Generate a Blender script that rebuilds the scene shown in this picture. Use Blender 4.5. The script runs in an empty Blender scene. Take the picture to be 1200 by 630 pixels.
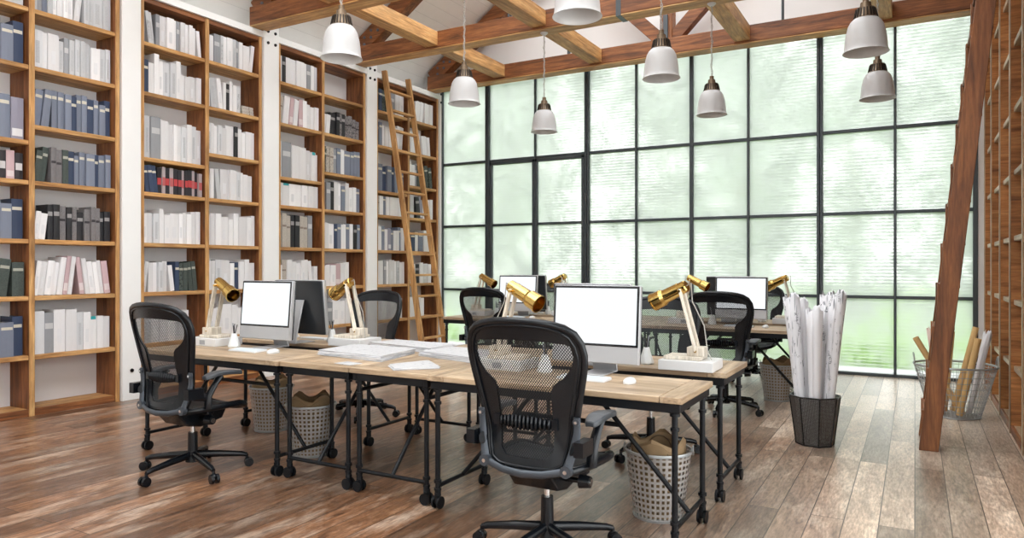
import bpy, math, random
from mathutils import Vector, Matrix
rnd = random.Random(7)
C = bpy.context.scene.collection
PI = math.pi
R = math.radians

# ------------------------------------------------------------------ mesh helper
class MB:
    def __init__(s):
        s.v = []; s.f = []; s.m = []; s.uv = {}; s.M = None
    def _add(s, vs, fs, mi=0, uvs=None):
        b = len(s.v)
        for p in vs:
            p = Vector(p)
            s.v.append(tuple(s.M @ p) if s.M else tuple(p))
        for i, f in enumerate(fs):
            if uvs: s.uv[len(s.f)] = uvs[i]
            s.f.append(tuple(b + k for k in f)); s.m.append(mi)
    def bx(s, x0, x1, y0, y1, z0, z1, mi=0):
        vs = [(x, y, z) for x in (x0, x1) for y in (y0, y1) for z in (z0, z1)]
        s._add(vs, [(0,1,3,2),(4,6,7,5),(0,4,5,1),(2,3,7,6),(0,2,6,4),(1,5,7,3)], mi)
        return s
    def bc(s, c, d, mi=0):
        return s.bx(c[0]-d[0]/2, c[0]+d[0]/2, c[1]-d[1]/2, c[1]+d[1]/2, c[2]-d[2]/2, c[2]+d[2]/2, mi)
    def bar(s, a, b, w, h, up=(0,0,1), mi=0):
        a = Vector(a); b = Vector(b); d = (b-a).normalized(); up = Vector(up)
        sd = d.cross(up).normalized(); u = sd.cross(d).normalized()
        vs = []
        for p in (a, b):
            for i, j in ((-1,-1),(1,-1),(1,1),(-1,1)):
                vs.append(p + sd*(w/2*i) + u*(h/2*j))
        s._add(vs, [(3,2,1,0),(4,5,6,7),(0,1,5,4),(1,2,6,5),(2,3,7,6),(3,0,4,7)], mi)
        return s
    def cyl(s, a, b, r0, r1=None, n=16, mi=0, cap=True):
        if r1 is None: r1 = r0
        a = Vector(a); b = Vector(b); d = (b-a).normalized()
        t = Vector((1,0,0)) if abs(d.x) < .8 else Vector((0,1,0))
        u = d.cross(t).normalized(); w = d.cross(u)
        vs = []
        for p, r in ((a, r0), (b, r1)):
            for k in range(n):
                q = 2*PI*k/n
                vs.append(p + u*(r*math.cos(q)) + w*(r*math.sin(q)))
        fs = [(k, (k+1) % n, n+(k+1) % n, n+k) for k in range(n)]
        if cap: fs += [tuple(range(n-1, -1, -1)), tuple(range(n, 2*n))]
        s._add(vs, fs, mi); return s
    def tube(s, pts, r, n=10, mi=0, closed=False, sx=1., up=None):
        pts = [Vector(p) for p in pts]; m = len(pts)
        vs = []; prev = None
        for i, p in enumerate(pts):
            if closed: d = (pts[(i+1) % m] - pts[i-1]).normalized()
            else: d = (pts[min(i+1, m-1)] - pts[max(i-1, 0)]).normalized()
            if up is not None: u = (Vector(up) - d*d.dot(Vector(up))).normalized()
            elif prev is None:
                t = Vector((0,0,1)) if abs(d.z) < .9 else Vector((1,0,0))
                u = (t - d*d.dot(t)).normalized()
            else: u = (prev - d*d.dot(prev)).normalized()
            prev = u; w = d.cross(u)
            rr = r[i] if isinstance(r, (list, tuple)) else r
            for k in range(n):
                q = 2*PI*k/n
                vs.append(p + u*(rr*math.cos(q)) + w*(rr*sx*math.sin(q)))
        fs = []
        for i in range(m if closed else m-1):
            j = (i+1) % m
            fs += [(i*n+k, i*n+(k+1) % n, j*n+(k+1) % n, j*n+k) for k in range(n)]
        if not closed: fs += [tuple(range(n-1, -1, -1)), tuple(range((m-1)*n, m*n))]
        s._add(vs, fs, mi); return s
    def lathe(s, prof, n=32, c=(0,0,0), mi=0, uv=False, closed=False):
        vs = []
        for r, z in prof:
            for k in range(n):
                q = 2*PI*k/n
                vs.append((c[0]+r*math.cos(q), c[1]+r*math.sin(q), c[2]+z))
        fs = []; uvs = []
        m = len(prof)
        for i in range(m if closed else m-1):
            j = (i+1) % m
            for k in range(n):
                fs.append((i*n+k, i*n+(k+1) % n, j*n+(k+1) % n, j*n+k))
                uvs.append(((k/n, i/(m-1)), ((k+1)/n, i/(m-1)), ((k+1)/n, j/(m-1)), (k/n, j/(m-1))))
        s._add(vs, fs, mi, uvs if uv else None); return s
    def prism(s, poly, z0, z1, mi=0, ax='z'):
        n = len(poly)
        def P(a, b, z): return {'z': (a, b, z), 'x': (z, a, b), 'y': (a, z, b)}[ax]
        vs = [P(a, b, z0) for a, b in poly] + [P(a, b, z1) for a, b in poly]
        s._add(vs, [tuple(range(n-1, -1, -1)), tuple(range(n, 2*n))] + [(k, (k+1) % n, n+(k+1) % n, n+k) for k in range(n)], mi)
        return s
    def ball(s, c, r, n=14, m=8, mi=0):
        if not isinstance(r, (tuple, list)): r = (r, r, r)
        vs = [(c[0], c[1], c[2]-r[2])]
        for i in range(1, m):
            t = -PI/2 + PI*i/m
            for k in range(n):
                q = 2*PI*k/n
                vs.append((c[0]+r[0]*math.cos(t)*math.cos(q), c[1]+r[1]*math.cos(t)*math.sin(q), c[2]+r[2]*math.sin(t)))
        vs.append((c[0], c[1], c[2]+r[2])); L = len(vs)-1
        fs = [(0, 1+(k+1) % n, 1+k) for k in range(n)]
        for i in range(m-2):
            fs += [(1+i*n+k, 1+i*n+(k+1) % n, 1+(i+1)*n+(k+1) % n, 1+(i+1)*n+k) for k in range(n)]
        fs += [(1+(m-2)*n+k, 1+(m-2)*n+(k+1) % n, L) for k in range(n)]
        s._add(vs, fs, mi); return s
    def grid(s, fn, nu, nv, mi=0, uv=True):
        vs = [fn(i/nu, j/nv) for i in range(nu+1) for j in range(nv+1)]
        fs = []; uvs = []
        for i in range(nu):
            for j in range(nv):
                fs.append((i*(nv+1)+j, (i+1)*(nv+1)+j, (i+1)*(nv+1)+j+1, i*(nv+1)+j+1))
                uvs.append(((i/nu, j/nv), ((i+1)/nu, j/nv), ((i+1)/nu, (j+1)/nv), (i/nu, (j+1)/nv)))
        s._add(vs, fs, mi, uvs if uv else None); return s
    def build(s, name, mats, parent=None, smooth=True, bevel=0, seg=2, angle=40, fix=True):
        me = bpy.data.meshes.new(name)
        me.from_pydata(s.v, [], s.f)
        if not isinstance(mats, (list, tuple)): mats = [mats]
        for m in mats: me.materials.append(m)
        me.polygons.foreach_set('material_index', s.m)
        if s.uv:
            ul = me.uv_layers.new(name='UVMap')
            for fi, uvs in s.uv.items():
                p = me.polygons[fi]
                for li, u in zip(p.loop_indices, uvs): ul.data[li].uv = u
        if fix:
            import bmesh
            bm = bmesh.new(); bm.from_mesh(me); bmesh.ops.recalc_face_normals(bm, faces=bm.faces); bm.to_mesh(me); bm.free()
        if smooth:
            me.polygons.foreach_set('use_smooth', [True]*len(me.polygons))
            me.set_sharp_from_angle(angle=R(angle))
        me.update()
        o = bpy.data.objects.new(name, me); C.objects.link(o)
        if parent: o.parent = parent
        if bevel:
            b = o.modifiers.new('Bevel', 'BEVEL'); b.width = bevel; b.segments = seg; b.limit_method = 'ANGLE'; b.angle_limit = R(35)
        return o

def tag(o, label=None, cat=None, group=None, kind=None):
    if label: o['label'] = label
    if cat: o['category'] = cat
    if group: o['group'] = group
    if kind: o['kind'] = kind
    return o
def empty(name, loc=(0,0,0), rz=0, label=None, cat=None, group=None, kind=None):
    o = bpy.data.objects.new(name, None); C.objects.link(o); o.location = loc; o.rotation_euler = (0,0,rz)
    o.empty_display_size = .05
    return tag(o, label, cat, group, kind)
def dup(o, parent=None, label=None, group=None):
    c = o.copy(); C.objects.link(c)
    if parent is not None: c.parent = parent
    for ch in list(o.children): dup(ch, c)
    if label: c['label'] = label
    if group: c['group'] = group
    return c

# ------------------------------------------------------------------ materials
def newmat(name):
    m = bpy.data.materials.new(name); m.use_nodes = True
    nt = m.node_tree; nt.nodes.clear()
    out = nt.nodes.new('ShaderNodeOutputMaterial')
    return m, nt, out
def N(nt, t, **kw):
    n = nt.nodes.new('ShaderNode'+t)
    for k, v in kw.items():
        if k.startswith('_'): setattr(n, k[1:], v)
        else: n.inputs[k.replace('__', ' ')].default_value = v
    return n
def L(nt, a, b): nt.links.new(a, b)
def rgba(c): return (c[0], c[1], c[2], 1)
def pbr(name, col, rough=.5, metal=0., var=.06, scale=8., bump=0., spec=.5, objvar=0.):
    m, nt, out = newmat(name)
    b = N(nt, 'BsdfPrincipled', Roughness=rough, Metallic=metal)
    b.inputs['Specular IOR Level'].default_value = spec
    tc = N(nt, 'TexCoord')
    no = N(nt, 'TexNoise', Scale=scale, Detail=4.)
    L(nt, tc.outputs['Object'], no.inputs['Vector'])
    mp = N(nt, 'MapRange'); mp.inputs['To Min'].default_value = 1-var; mp.inputs['To Max'].default_value = 1+var
    L(nt, no.outputs['Fac'], mp.inputs['Value'])
    val = mp.outputs[0]
    if objvar:
        oi = N(nt, 'ObjectInfo')
        m2 = N(nt, 'MapRange'); m2.inputs['To Min'].default_value = 1-objvar; m2.inputs['To Max'].default_value = 1+objvar*.6
        L(nt, oi.outputs['Random'], m2.inputs['Value'])
        mu = N(nt, 'Math', _operation='MULTIPLY'); L(nt, val, mu.inputs[0]); L(nt, m2.outputs[0], mu.inputs[1]); val = mu.outputs[0]
    hs = N(nt, 'HueSaturation', Color=rgba(col)); L(nt, val, hs.inputs['Value'])
    L(nt, hs.outputs[0], b.inputs['Base Color'])
    if bump:
        bp = N(nt, 'Bump', Strength=bump, Distance=.01); L(nt, no.outputs['Fac'], bp.inputs['Height']); L(nt, bp.outputs[0], b.inputs['Normal'])
    L(nt, b.outputs[0], out.inputs[0])
    return m
def wood(name, axis, dark, mid, light, rough=.55, sc=9., stretch=.09, bump=.25):
    m, nt, out = newmat(name)
    b = N(nt, 'BsdfPrincipled', Roughness=rough)
    tc = N(nt, 'TexCoord'); oi = N(nt, 'ObjectInfo')
    off = N(nt, 'VectorMath', _operation='SCALE'); off.inputs[0].default_value = (13.7, 7.3, 5.1); L(nt, oi.outputs['Random'], off.inputs['Scale'])
    ad = N(nt, 'VectorMath', _operation='ADD'); L(nt, tc.outputs['Object'], ad.inputs[0]); L(nt, off.outputs[0], ad.inputs[1])
    mp = N(nt, 'Mapping'); s = [1., 1., 1.]; s['xyz'.index(axis)] = stretch; mp.inputs['Scale'].default_value = s
    L(nt, ad.outputs[0], mp.inputs['Vector'])
    n1 = N(nt, 'TexNoise', Scale=sc*1.6, Detail=7., Roughness=.62, Distortion=.9); L(nt, mp.outputs[0], n1.inputs['Vector'])
    n2 = N(nt, 'TexNoise', Scale=sc*9, Detail=4., Roughness=.6); L(nt, mp.outputs[0], n2.inputs['Vector'])
    n3 = N(nt, 'TexNoise', Scale=1.7, Detail=2.); L(nt, ad.outputs[0], n3.inputs['Vector'])
    cr = N(nt, 'ValToRGB'); e = cr.color_ramp.elements
    e[0].position = .28; e[0].color = rgba(dark); e[1].position = .75; e[1].color = rgba(light)
    k = e.new(.5); k.color = rgba(mid)
    L(nt, n1.outputs['Fac'], cr.inputs[0])
    mr = N(nt, 'MapRange'); mr.inputs['From Min'].default_value = .3; mr.inputs['From Max'].default_value = .7; mr.inputs['To Min'].default_value = .72; mr.inputs['To Max'].default_value = 1.2
    L(nt, n2.outputs['Fac'], mr.inputs['Value'])
    mr3 = N(nt, 'MapRange'); mr3.inputs['From Min'].default_value = .3; mr3.inputs['From Max'].default_value = .7; mr3.inputs['To Min'].default_value = .8; mr3.inputs['To Max'].default_value = 1.2
    L(nt, n3.outputs['Fac'], mr3.inputs['Value'])
    mu = N(nt, 'Math', _operation='MULTIPLY'); L(nt, mr.outputs[0], mu.inputs[0]); L(nt, mr3.outputs[0], mu.inputs[1])
    hs = N(nt, 'HueSaturation'); L(nt, cr.outputs[0], hs.inputs['Color']); L(nt, mu.outputs[0], hs.inputs['Value'])
    L(nt, hs.outputs[0], b.inputs['Base Color'])
    bp = N(nt, 'Bump', Strength=bump, Distance=.006); L(nt, n2.outputs['Fac'], bp.inputs['Height']); L(nt, bp.outputs[0], b.inputs['Normal'])
    L(nt, b.outputs[0], out.inputs[0])
    return m
WD, WM, WL = (.055, .018, .006), (.215, .074, .022), (.37, .145, .046)
W = {a: wood('aged_brown_wood_'+a, a, WD, WM, WL) for a in 'xyz'}
ORW = wood('orange_brown_cross_grain', 'x', (.16, .055, .016), (.44, .175, .05), (.62, .30, .10))
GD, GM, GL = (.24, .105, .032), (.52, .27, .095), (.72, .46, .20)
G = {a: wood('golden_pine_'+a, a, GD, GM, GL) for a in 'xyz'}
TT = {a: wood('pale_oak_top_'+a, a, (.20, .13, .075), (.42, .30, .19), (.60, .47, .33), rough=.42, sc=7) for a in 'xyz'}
LW = wood('bleached_lamp_wood', 'z', (.52, .45, .36), (.68, .61, .51), (.8, .74, .65), rough=.5, sc=10)

def floor_mat():
    m, nt, out = newmat('worn_plank_floor')
    b = N(nt, 'BsdfPrincipled')
    tc = N(nt, 'TexCoord')
    sp = N(nt, 'SeparateXYZ'); L(nt, tc.outputs['Object'], sp.inputs[0])
    cb = N(nt, 'CombineXYZ'); L(nt, sp.outputs[1], cb.inputs[0]); L(nt, sp.outputs[0], cb.inputs[1])
    br = N(nt, 'TexBrick', Color1=(0,0,0,1), Color2=(1,1,1,1), Mortar=(.5,.5,.5,1), Scale=1.)
    br.inputs['Mortar Size'].default_value = .0032; br.inputs['Mortar Smooth'].default_value = .3
    br.inputs['Brick Width'].default_value = 2.1; br.inputs['Row Height'].default_value = .165
    br.offset = .37; br.offset_frequency = 2
    L(nt, cb.outputs[0], br.inputs['Vector'])
    # per plank shift of the grain
    sh = N(nt, 'VectorMath', _operation='SCALE', Scale=23.); L(nt, br.outputs['Color'], sh.inputs[0])
    ad = N(nt, 'VectorMath', _operation='ADD'); L(nt, cb.outputs[0], ad.inputs[0]); L(nt, sh.outputs[0], ad.inputs[1])
    mp = N(nt, 'Mapping'); mp.inputs['Scale'].default_value = (.17, 1., 1.); L(nt, ad.outputs[0], mp.inputs['Vector'])
    n1 = N(nt, 'TexNoise', Scale=16., Detail=8., Roughness=.65, Distortion=1.2); L(nt, mp.outputs[0], n1.inputs['Vector'])
    n2 = N(nt, 'TexNoise', Scale=90., Detail=4., Roughness=.6); L(nt, mp.outputs[0], n2.inputs['Vector'])
    mp2 = N(nt, 'Mapping'); mp2.inputs['Scale'].default_value = (.45, 1.3, 1.); L(nt, ad.outputs[0], mp2.inputs['Vector'])
    n3 = N(nt, 'TexNoise', Scale=3.2, Detail=7., Roughness=.7); L(nt, mp2.outputs[0], n3.inputs['Vector'])
    cr = N(nt, 'ValToRGB'); e = cr.color_ramp.elements
    e[0].position = .3; e[0].color = (.065, .027, .012, 1); e[1].position = .76; e[1].color = (.31, .165, .09, 1)
    k = e.new(.5); k.color = (.19, .090, .044, 1)
    L(nt, n1.outputs['Fac'], cr.inputs[0])
    # worn greyish patches
    wr = N(nt, 'MapRange'); wr.inputs['From Min'].default_value = .5; wr.inputs['From Max'].default_value = .72; wr.inputs['To Max'].default_value = .6
    L(nt, n3.outputs['Fac'], wr.inputs['Value'])
    # the walkway beside the facing bookcase is paler
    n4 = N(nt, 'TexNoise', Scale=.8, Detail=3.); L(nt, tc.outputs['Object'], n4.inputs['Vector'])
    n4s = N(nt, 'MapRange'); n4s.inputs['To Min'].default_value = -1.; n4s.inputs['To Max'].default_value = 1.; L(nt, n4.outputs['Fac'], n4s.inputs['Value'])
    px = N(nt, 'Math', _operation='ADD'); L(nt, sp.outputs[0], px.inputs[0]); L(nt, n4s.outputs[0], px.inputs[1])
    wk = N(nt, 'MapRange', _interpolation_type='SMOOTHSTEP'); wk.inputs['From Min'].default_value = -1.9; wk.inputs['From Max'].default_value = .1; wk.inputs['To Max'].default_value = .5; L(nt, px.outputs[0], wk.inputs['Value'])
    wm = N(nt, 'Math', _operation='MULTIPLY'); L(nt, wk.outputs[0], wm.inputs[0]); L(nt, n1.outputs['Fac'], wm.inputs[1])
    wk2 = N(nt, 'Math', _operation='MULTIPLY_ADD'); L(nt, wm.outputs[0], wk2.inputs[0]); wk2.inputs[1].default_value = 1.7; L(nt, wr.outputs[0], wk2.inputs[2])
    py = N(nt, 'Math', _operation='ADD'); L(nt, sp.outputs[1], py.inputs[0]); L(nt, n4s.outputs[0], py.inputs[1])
    glow_y = N(nt, 'MapRange', _interpolation_type='SMOOTHSTEP'); glow_y.inputs['From Min'].default_value = 5.2; glow_y.inputs['From Max'].default_value = 9.2; glow_y.inputs['To Max'].default_value = .85; L(nt, py.outputs[0], glow_y.inputs['Value'])  # window glow on the floor, painted in as paler boards
    wk3 = N(nt, 'Math', _operation='ADD'); L(nt, wk2.outputs[0], wk3.inputs[0]); L(nt, glow_y.outputs[0], wk3.inputs[1])
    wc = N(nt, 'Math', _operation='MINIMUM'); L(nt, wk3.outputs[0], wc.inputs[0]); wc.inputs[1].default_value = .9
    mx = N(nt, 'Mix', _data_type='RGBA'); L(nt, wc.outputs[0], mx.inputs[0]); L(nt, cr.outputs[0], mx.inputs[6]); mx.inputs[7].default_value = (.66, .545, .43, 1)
    # plank brightness
    pv = N(nt, 'MapRange'); pv.inputs['To Min'].default_value = .62; pv.inputs['To Max'].default_value = 1.5
    L(nt, br.outputs['Color'], pv.inputs['Value'])
    fv = N(nt, 'MapRange'); fv.inputs['From Min'].default_value = .3; fv.inputs['From Max'].default_value = .7; fv.inputs['To Min'].default_value = .58; fv.inputs['To Max'].default_value = 1.22
    L(nt, n2.outputs['Fac'], fv.inputs['Value'])
    mu = N(nt, 'Math', _operation='MULTIPLY'); L(nt, pv.outputs[0], mu.inputs[0]); L(nt, fv.outputs[0], mu.inputs[1])
    gp = N(nt, 'MapRange'); gp.inputs['To Min'].default_value = 1.; gp.inputs['To Max'].default_value = .22; L(nt, br.outputs['Fac'], gp.inputs['Value'])
    mu2 = N(nt, 'Math', _operation='MULTIPLY'); L(nt, mu.outputs[0], mu2.inputs[0]); L(nt, gp.outputs[0], mu2.inputs[1])
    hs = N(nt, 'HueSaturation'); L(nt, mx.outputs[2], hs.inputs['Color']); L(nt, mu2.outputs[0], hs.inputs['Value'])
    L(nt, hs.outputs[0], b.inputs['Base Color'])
    b.inputs['Coat Weight'].default_value = .45; b.inputs['Coat Roughness'].default_value = .22
    rr = N(nt, 'MapRange'); rr.inputs['To Min'].default_value = .26; rr.inputs['To Max'].default_value = .5; L(nt, n3.outputs['Fac'], rr.inputs['Value'])
    L(nt, rr.outputs[0], b.inputs['Roughness'])
    hm = N(nt, 'Math', _operation='SUBTRACT'); L(nt, n2.outputs['Fac'], hm.inputs[0]); L(nt, br.outputs['Fac'], hm.inputs[1])
    bp = N(nt, 'Bump', Strength=.22, Distance=.004); L(nt, hm.outputs[0], bp.inputs['Height']); L(nt, bp.outputs[0], b.inputs['Normal'])
    L(nt, b.outputs[0], out.inputs[0])
    return m
def plank_white(name, axis_idx, pitch, col):
    m, nt, out = newmat(name)
    b = N(nt, 'BsdfPrincipled', Roughness=.6)
    tc = N(nt, 'TexCoord'); sp = N(nt, 'SeparateXYZ'); L(nt, tc.outputs['Object'], sp.inputs[0])
    d = N(nt, 'Math', _operation='DIVIDE'); L(nt, sp.outputs[axis_idx], d.inputs[0]); d.inputs[1].default_value = pitch
    fr = N(nt, 'Math', _operation='FRACT'); L(nt, d.outputs[0], fr.inputs[0])
    lt = N(nt, 'Math', _operation='LESS_THAN'); L(nt, fr.outputs[0], lt.inputs[0]); lt.inputs[1].default_value = .035
    no = N(nt, 'TexNoise', Scale=3., Detail=5.); L(nt, tc.outputs['Object'], no.inputs['Vector'])
    mr = N(nt, 'MapRange'); mr.inputs['To Min'].default_value = .92; mr.inputs['To Max'].default_value = 1.05; L(nt, no.outputs['Fac'], mr.inputs['Value'])
    g = N(nt, 'MapRange'); g.inputs['To Min'].default_value = 1.; g.inputs['To Max'].default_value = .82; L(nt, lt.outputs[0], g.inputs['Value'])
    mu = N(nt, 'Math', _operation='MULTIPLY'); L(nt, mr.outputs[0], mu.inputs[0]); L(nt, g.outputs[0], mu.inputs[1])
    hs = N(nt, 'HueSaturation', Color=rgba(col)); L(nt, mu.outputs[0], hs.inputs['Value']); L(nt, hs.outputs[0], b.inputs['Base Color'])
    bp = N(nt, 'Bump', Strength=.5, Distance=.01, _invert=True); L(nt, lt.outputs[0], bp.inputs['Height']); L(nt, bp.outputs[0], b.inputs['Normal'])
    L(nt, b.outputs[0], out.inputs[0])
    return m
def glass_mat():
    # ribbed, clouded glass: fine horizontal ribs, part clear, part milky
    m, nt, out = newmat('ribbed_clouded_glass')
    tc = N(nt, 'TexCoord'); sp = N(nt, 'SeparateXYZ'); L(nt, tc.outputs['Object'], sp.inputs[0])
    wv = N(nt, 'Math', _operation='MULTIPLY'); L(nt, sp.outputs[2], wv.inputs[0]); wv.inputs[1].default_value = 2*PI/.042
    sn = N(nt, 'Math', _operation='SINE'); L(nt, wv.outputs[0], sn.inputs[0])
    no = N(nt, 'TexNoise', Scale=1.6, Detail=7., Roughness=.66, Distortion=.5); L(nt, tc.outputs['Object'], no.inputs['Vector'])
    no2 = N(nt, 'TexNoise', Scale=11., Detail=5., Roughness=.7); L(nt, tc.outputs['Object'], no2.inputs['Vector'])
    mr = N(nt, 'MapRange'); mr.inputs['From Min'].default_value = .36; mr.inputs['From Max'].default_value = .68; mr.inputs['To Min'].default_value = .48; mr.inputs['To Max'].default_value = .9
    L(nt, no.outputs['Fac'], mr.inputs['Value'])
    m2 = N(nt, 'MapRange'); m2.inputs['From Min'].default_value = .3; m2.inputs['From Max'].default_value = .7; m2.inputs['To Min'].default_value = -.12; m2.inputs['To Max'].default_value = .12
    L(nt, no2.outputs['Fac'], m2.inputs['Value'])
    a1 = N(nt, 'Math', _operation='ADD'); L(nt, mr.outputs[0], a1.inputs[0]); L(nt, m2.outputs[0], a1.inputs[1])
    r2 = N(nt, 'Math', _operation='MULTIPLY'); L(nt, sn.outputs[0], r2.inputs[0]); r2.inputs[1].default_value = .13
    zf = N(nt, 'MapRange', _interpolation_type='SMOOTHSTEP'); zf.inputs['From Min'].default_value = .25; zf.inputs['From Max'].default_value = 1.05; zf.inputs['To Min'].default_value = -.38; zf.inputs['To Max'].default_value = 0.
    L(nt, sp.outputs[2], zf.inputs['Value'])
    a0 = N(nt, 'Math', _operation='ADD'); L(nt, a1.outputs[0], a0.inputs[0]); L(nt, zf.outputs[0], a0.inputs[1])
    a2 = N(nt, 'Math', _operation='ADD', _use_clamp=True); L(nt, a0.outputs[0], a2.inputs[0]); L(nt, r2.outputs[0], a2.inputs[1])
    tr = N(nt, 'BsdfTransparent', Color=(.79, .80, .79, 1))
    tl = N(nt, 'BsdfTranslucent', Color=(.595, .607, .61, 1))
    rf = N(nt, 'BsdfRefraction', Color=(.79, .80, .79, 1), Roughness=.28, IOR=1.12)
    mx0 = N(nt, 'MixShader', Fac=.72); L(nt, tr.outputs[0], mx0.inputs[1]); L(nt, rf.outputs[0], mx0.inputs[2])
    mx = N(nt, 'MixShader'); L(nt, a2.outputs[0], mx.inputs[0]); L(nt, mx0.outputs[0], mx.inputs[1]); L(nt, tl.outputs[0], mx.inputs[2])
    gl = N(nt, 'BsdfGlossy', Roughness=.15)
    fz = N(nt, 'Fresnel', IOR=1.3)
    mg = N(nt, 'MixShader'); L(nt, fz.outputs[0], mg.inputs[0]); L(nt, mx.outputs[0], mg.inputs[1]); L(nt, gl.outputs[0], mg.inputs[2])
    L(nt, mg.outputs[0], out.inputs[0])
    return m
def perf_mat(name, col, rough, metal, nu, nv, duty, square=True, diag=False, back=1.0):
    # sheet with rows of holes, laid out on the surface's own UVs
    m, nt, out = newmat(name)
    b = N(nt, 'BsdfPrincipled', Roughness=rough, Metallic=metal); b.inputs['Base Color'].default_value = rgba(col)
    tc = N(nt, 'TexCoord'); sp = N(nt, 'SeparateXYZ'); L(nt, tc.outputs['UV'], sp.inputs[0])
    u, v = sp.outputs[0], sp.outputs[1]
    if diag:
        a = N(nt, 'Math', _operation='ADD'); L(nt, u, a.inputs[0]); L(nt, v, a.inputs[1])
        d = N(nt, 'Math', _operation='SUBTRACT'); L(nt, u, d.inputs[0]); L(nt, v, d.inputs[1])
        u, v = a.outputs[0], d.outputs[0]
    hs = []
    for q, n in ((u, nu), (v, nv)):
        k = N(nt, 'Math', _operation='MULTIPLY'); L(nt, q, k.inputs[0]); k.inputs[1].default_value = n
        f = N(nt, 'Math', _operation='FRACT'); L(nt, k.outputs[0], f.inputs[0])
        g = N(nt, 'Math', _operation='GREATER_THAN'); L(nt, f.outputs[0], g.inputs[0]); g.inputs[1].default_value = duty
        hs.append(g.outputs[0])
    mu = N(nt, 'Math', _operation='MULTIPLY'); L(nt, hs[0], mu.inputs[0]); L(nt, hs[1], mu.inputs[1])
    tr = N(nt, 'BsdfTransparent')
    mx = N(nt, 'MixShader'); L(nt, mu.outputs[0], mx.inputs[0]); L(nt, b.outputs[0], mx.inputs[1]); L(nt, tr.outputs[0], mx.inputs[2])
    L(nt, mx.outputs[0], out.inputs[0])
    return m
def emis(name, col, st):
    m, nt, out = newmat(name)
    e = N(nt, 'Emission', Color=rgba(col), Strength=st); L(nt, e.outputs[0], out.inputs[0]); return m
def marks_mat(name, paper, ink, sc=(9., 60., 60.), lim=.6):
    # paper with short printed lines
    m, nt, out = newmat(name)
    b = N(nt, 'BsdfPrincipled', Roughness=.7)
    tc = N(nt, 'TexCoord'); mp = N(nt, 'Mapping'); mp.inputs['Scale'].default_value = sc; L(nt, tc.outputs['Object'], mp.inputs['Vector'])
    n1 = N(nt, 'TexNoise', Scale=1., Detail=2.); L(nt, mp.outputs[0], n1.inputs['Vector'])
    g = N(nt, 'MapRange'); g.inputs['From Min'].default_value = lim; g.inputs['From Max'].default_value = lim+.05; L(nt, n1.outputs['Fac'], g.inputs['Value'])
    mx = N(nt, 'Mix', _data_type='RGBA'); L(nt, g.outputs[0], mx.inputs[0]); mx.inputs[6].default_value = rgba(paper); mx.inputs[7].default_value = rgba(ink)
    L(nt, mx.outputs[2], b.inputs['Base Color']); L(nt, b.outputs[0], out.inputs[0])
    return m

M = {}
M['wall'] = pbr('white_plaster', (.80, .80, .79), .7, var=.03, scale=3)
M['post'] = pbr('white_painted_steel', (.86, .86, .85), .45, var=.02)
M['back'] = pbr('white_back_board', (.80, .79, .80), .6, var=.02)
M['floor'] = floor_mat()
M['roof'] = plank_white('white_roof_boards', 2, .115, (.90, .895, .87))
M['wallplank'] = plank_white('white_wall_boards', 2, .22, (.80, .80, .78))
M['steel'] = pbr('dark_grey_window_steel', (.06, .072, .08), .4, .3)
M['glass'] = glass_mat()
M['black'] = pbr('black_pipe_paint', (.005, .006, .008), .42, .0, var=.15, scale=20, spec=.28)
M['bolt'] = pbr('black_bolt_steel', (.01, .01, .012), .35, .6)
M['chair_black'] = pbr('black_chair_plastic', (.005, .0065, .009), .27, 0., var=.1, spec=.36)
M['chair_grey'] = pbr('graphite_chair_metal', (.06, .07, .085), .36, .35)
M['arm'] = pbr('charcoal_arm_pad', (.045, .052, .06), .36, 0.)
M['chrome'] = pbr('polished_chrome', (.75, .75, .75), .18, 1., var=.02)
M['brass'] = pbr('polished_brass', (.62, .41, .13), .16, 1., var=.05)
M['brass_in'] = pbr('dark_brass_inside', (.20, .14, .05), .35, .9)
M['alu'] = pbr('brushed_aluminium', (.44, .445, .46), .42, .3, var=.02)
M['bezel'] = pbr('black_screen_bezel', (.012, .013, .015), .2)
M['blackback'] = pbr('black_monitor_back', (.025, .028, .032), .22, 0.)
M['screen'] = emis('lit_white_screen', (.93, .97, 1.), 1.0)
M['white'] = pbr('white_gloss_plastic', (.68, .68, .68), .3, var=.02)
M['keys'] = pbr('pale_keycaps', (.70, .76, .80), .4, var=.03)
M['kraft'] = pbr('kraft_paper', (.25, .165, .085), .75, var=.12, scale=14)
M['kraftdark'] = pbr('printed_brown_ink', (.10, .06, .03), .7)
M['tube'] = pbr('kraft_tube', (.72, .47, .2), .6, var=.08)
M['pinkpaper'] = pbr('pinkish_paper', (.78, .62, .55), .7)
M['rollpaper'] = pbr('white_drawing_paper', (.78, .78, .81), .6, var=.02)
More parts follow.
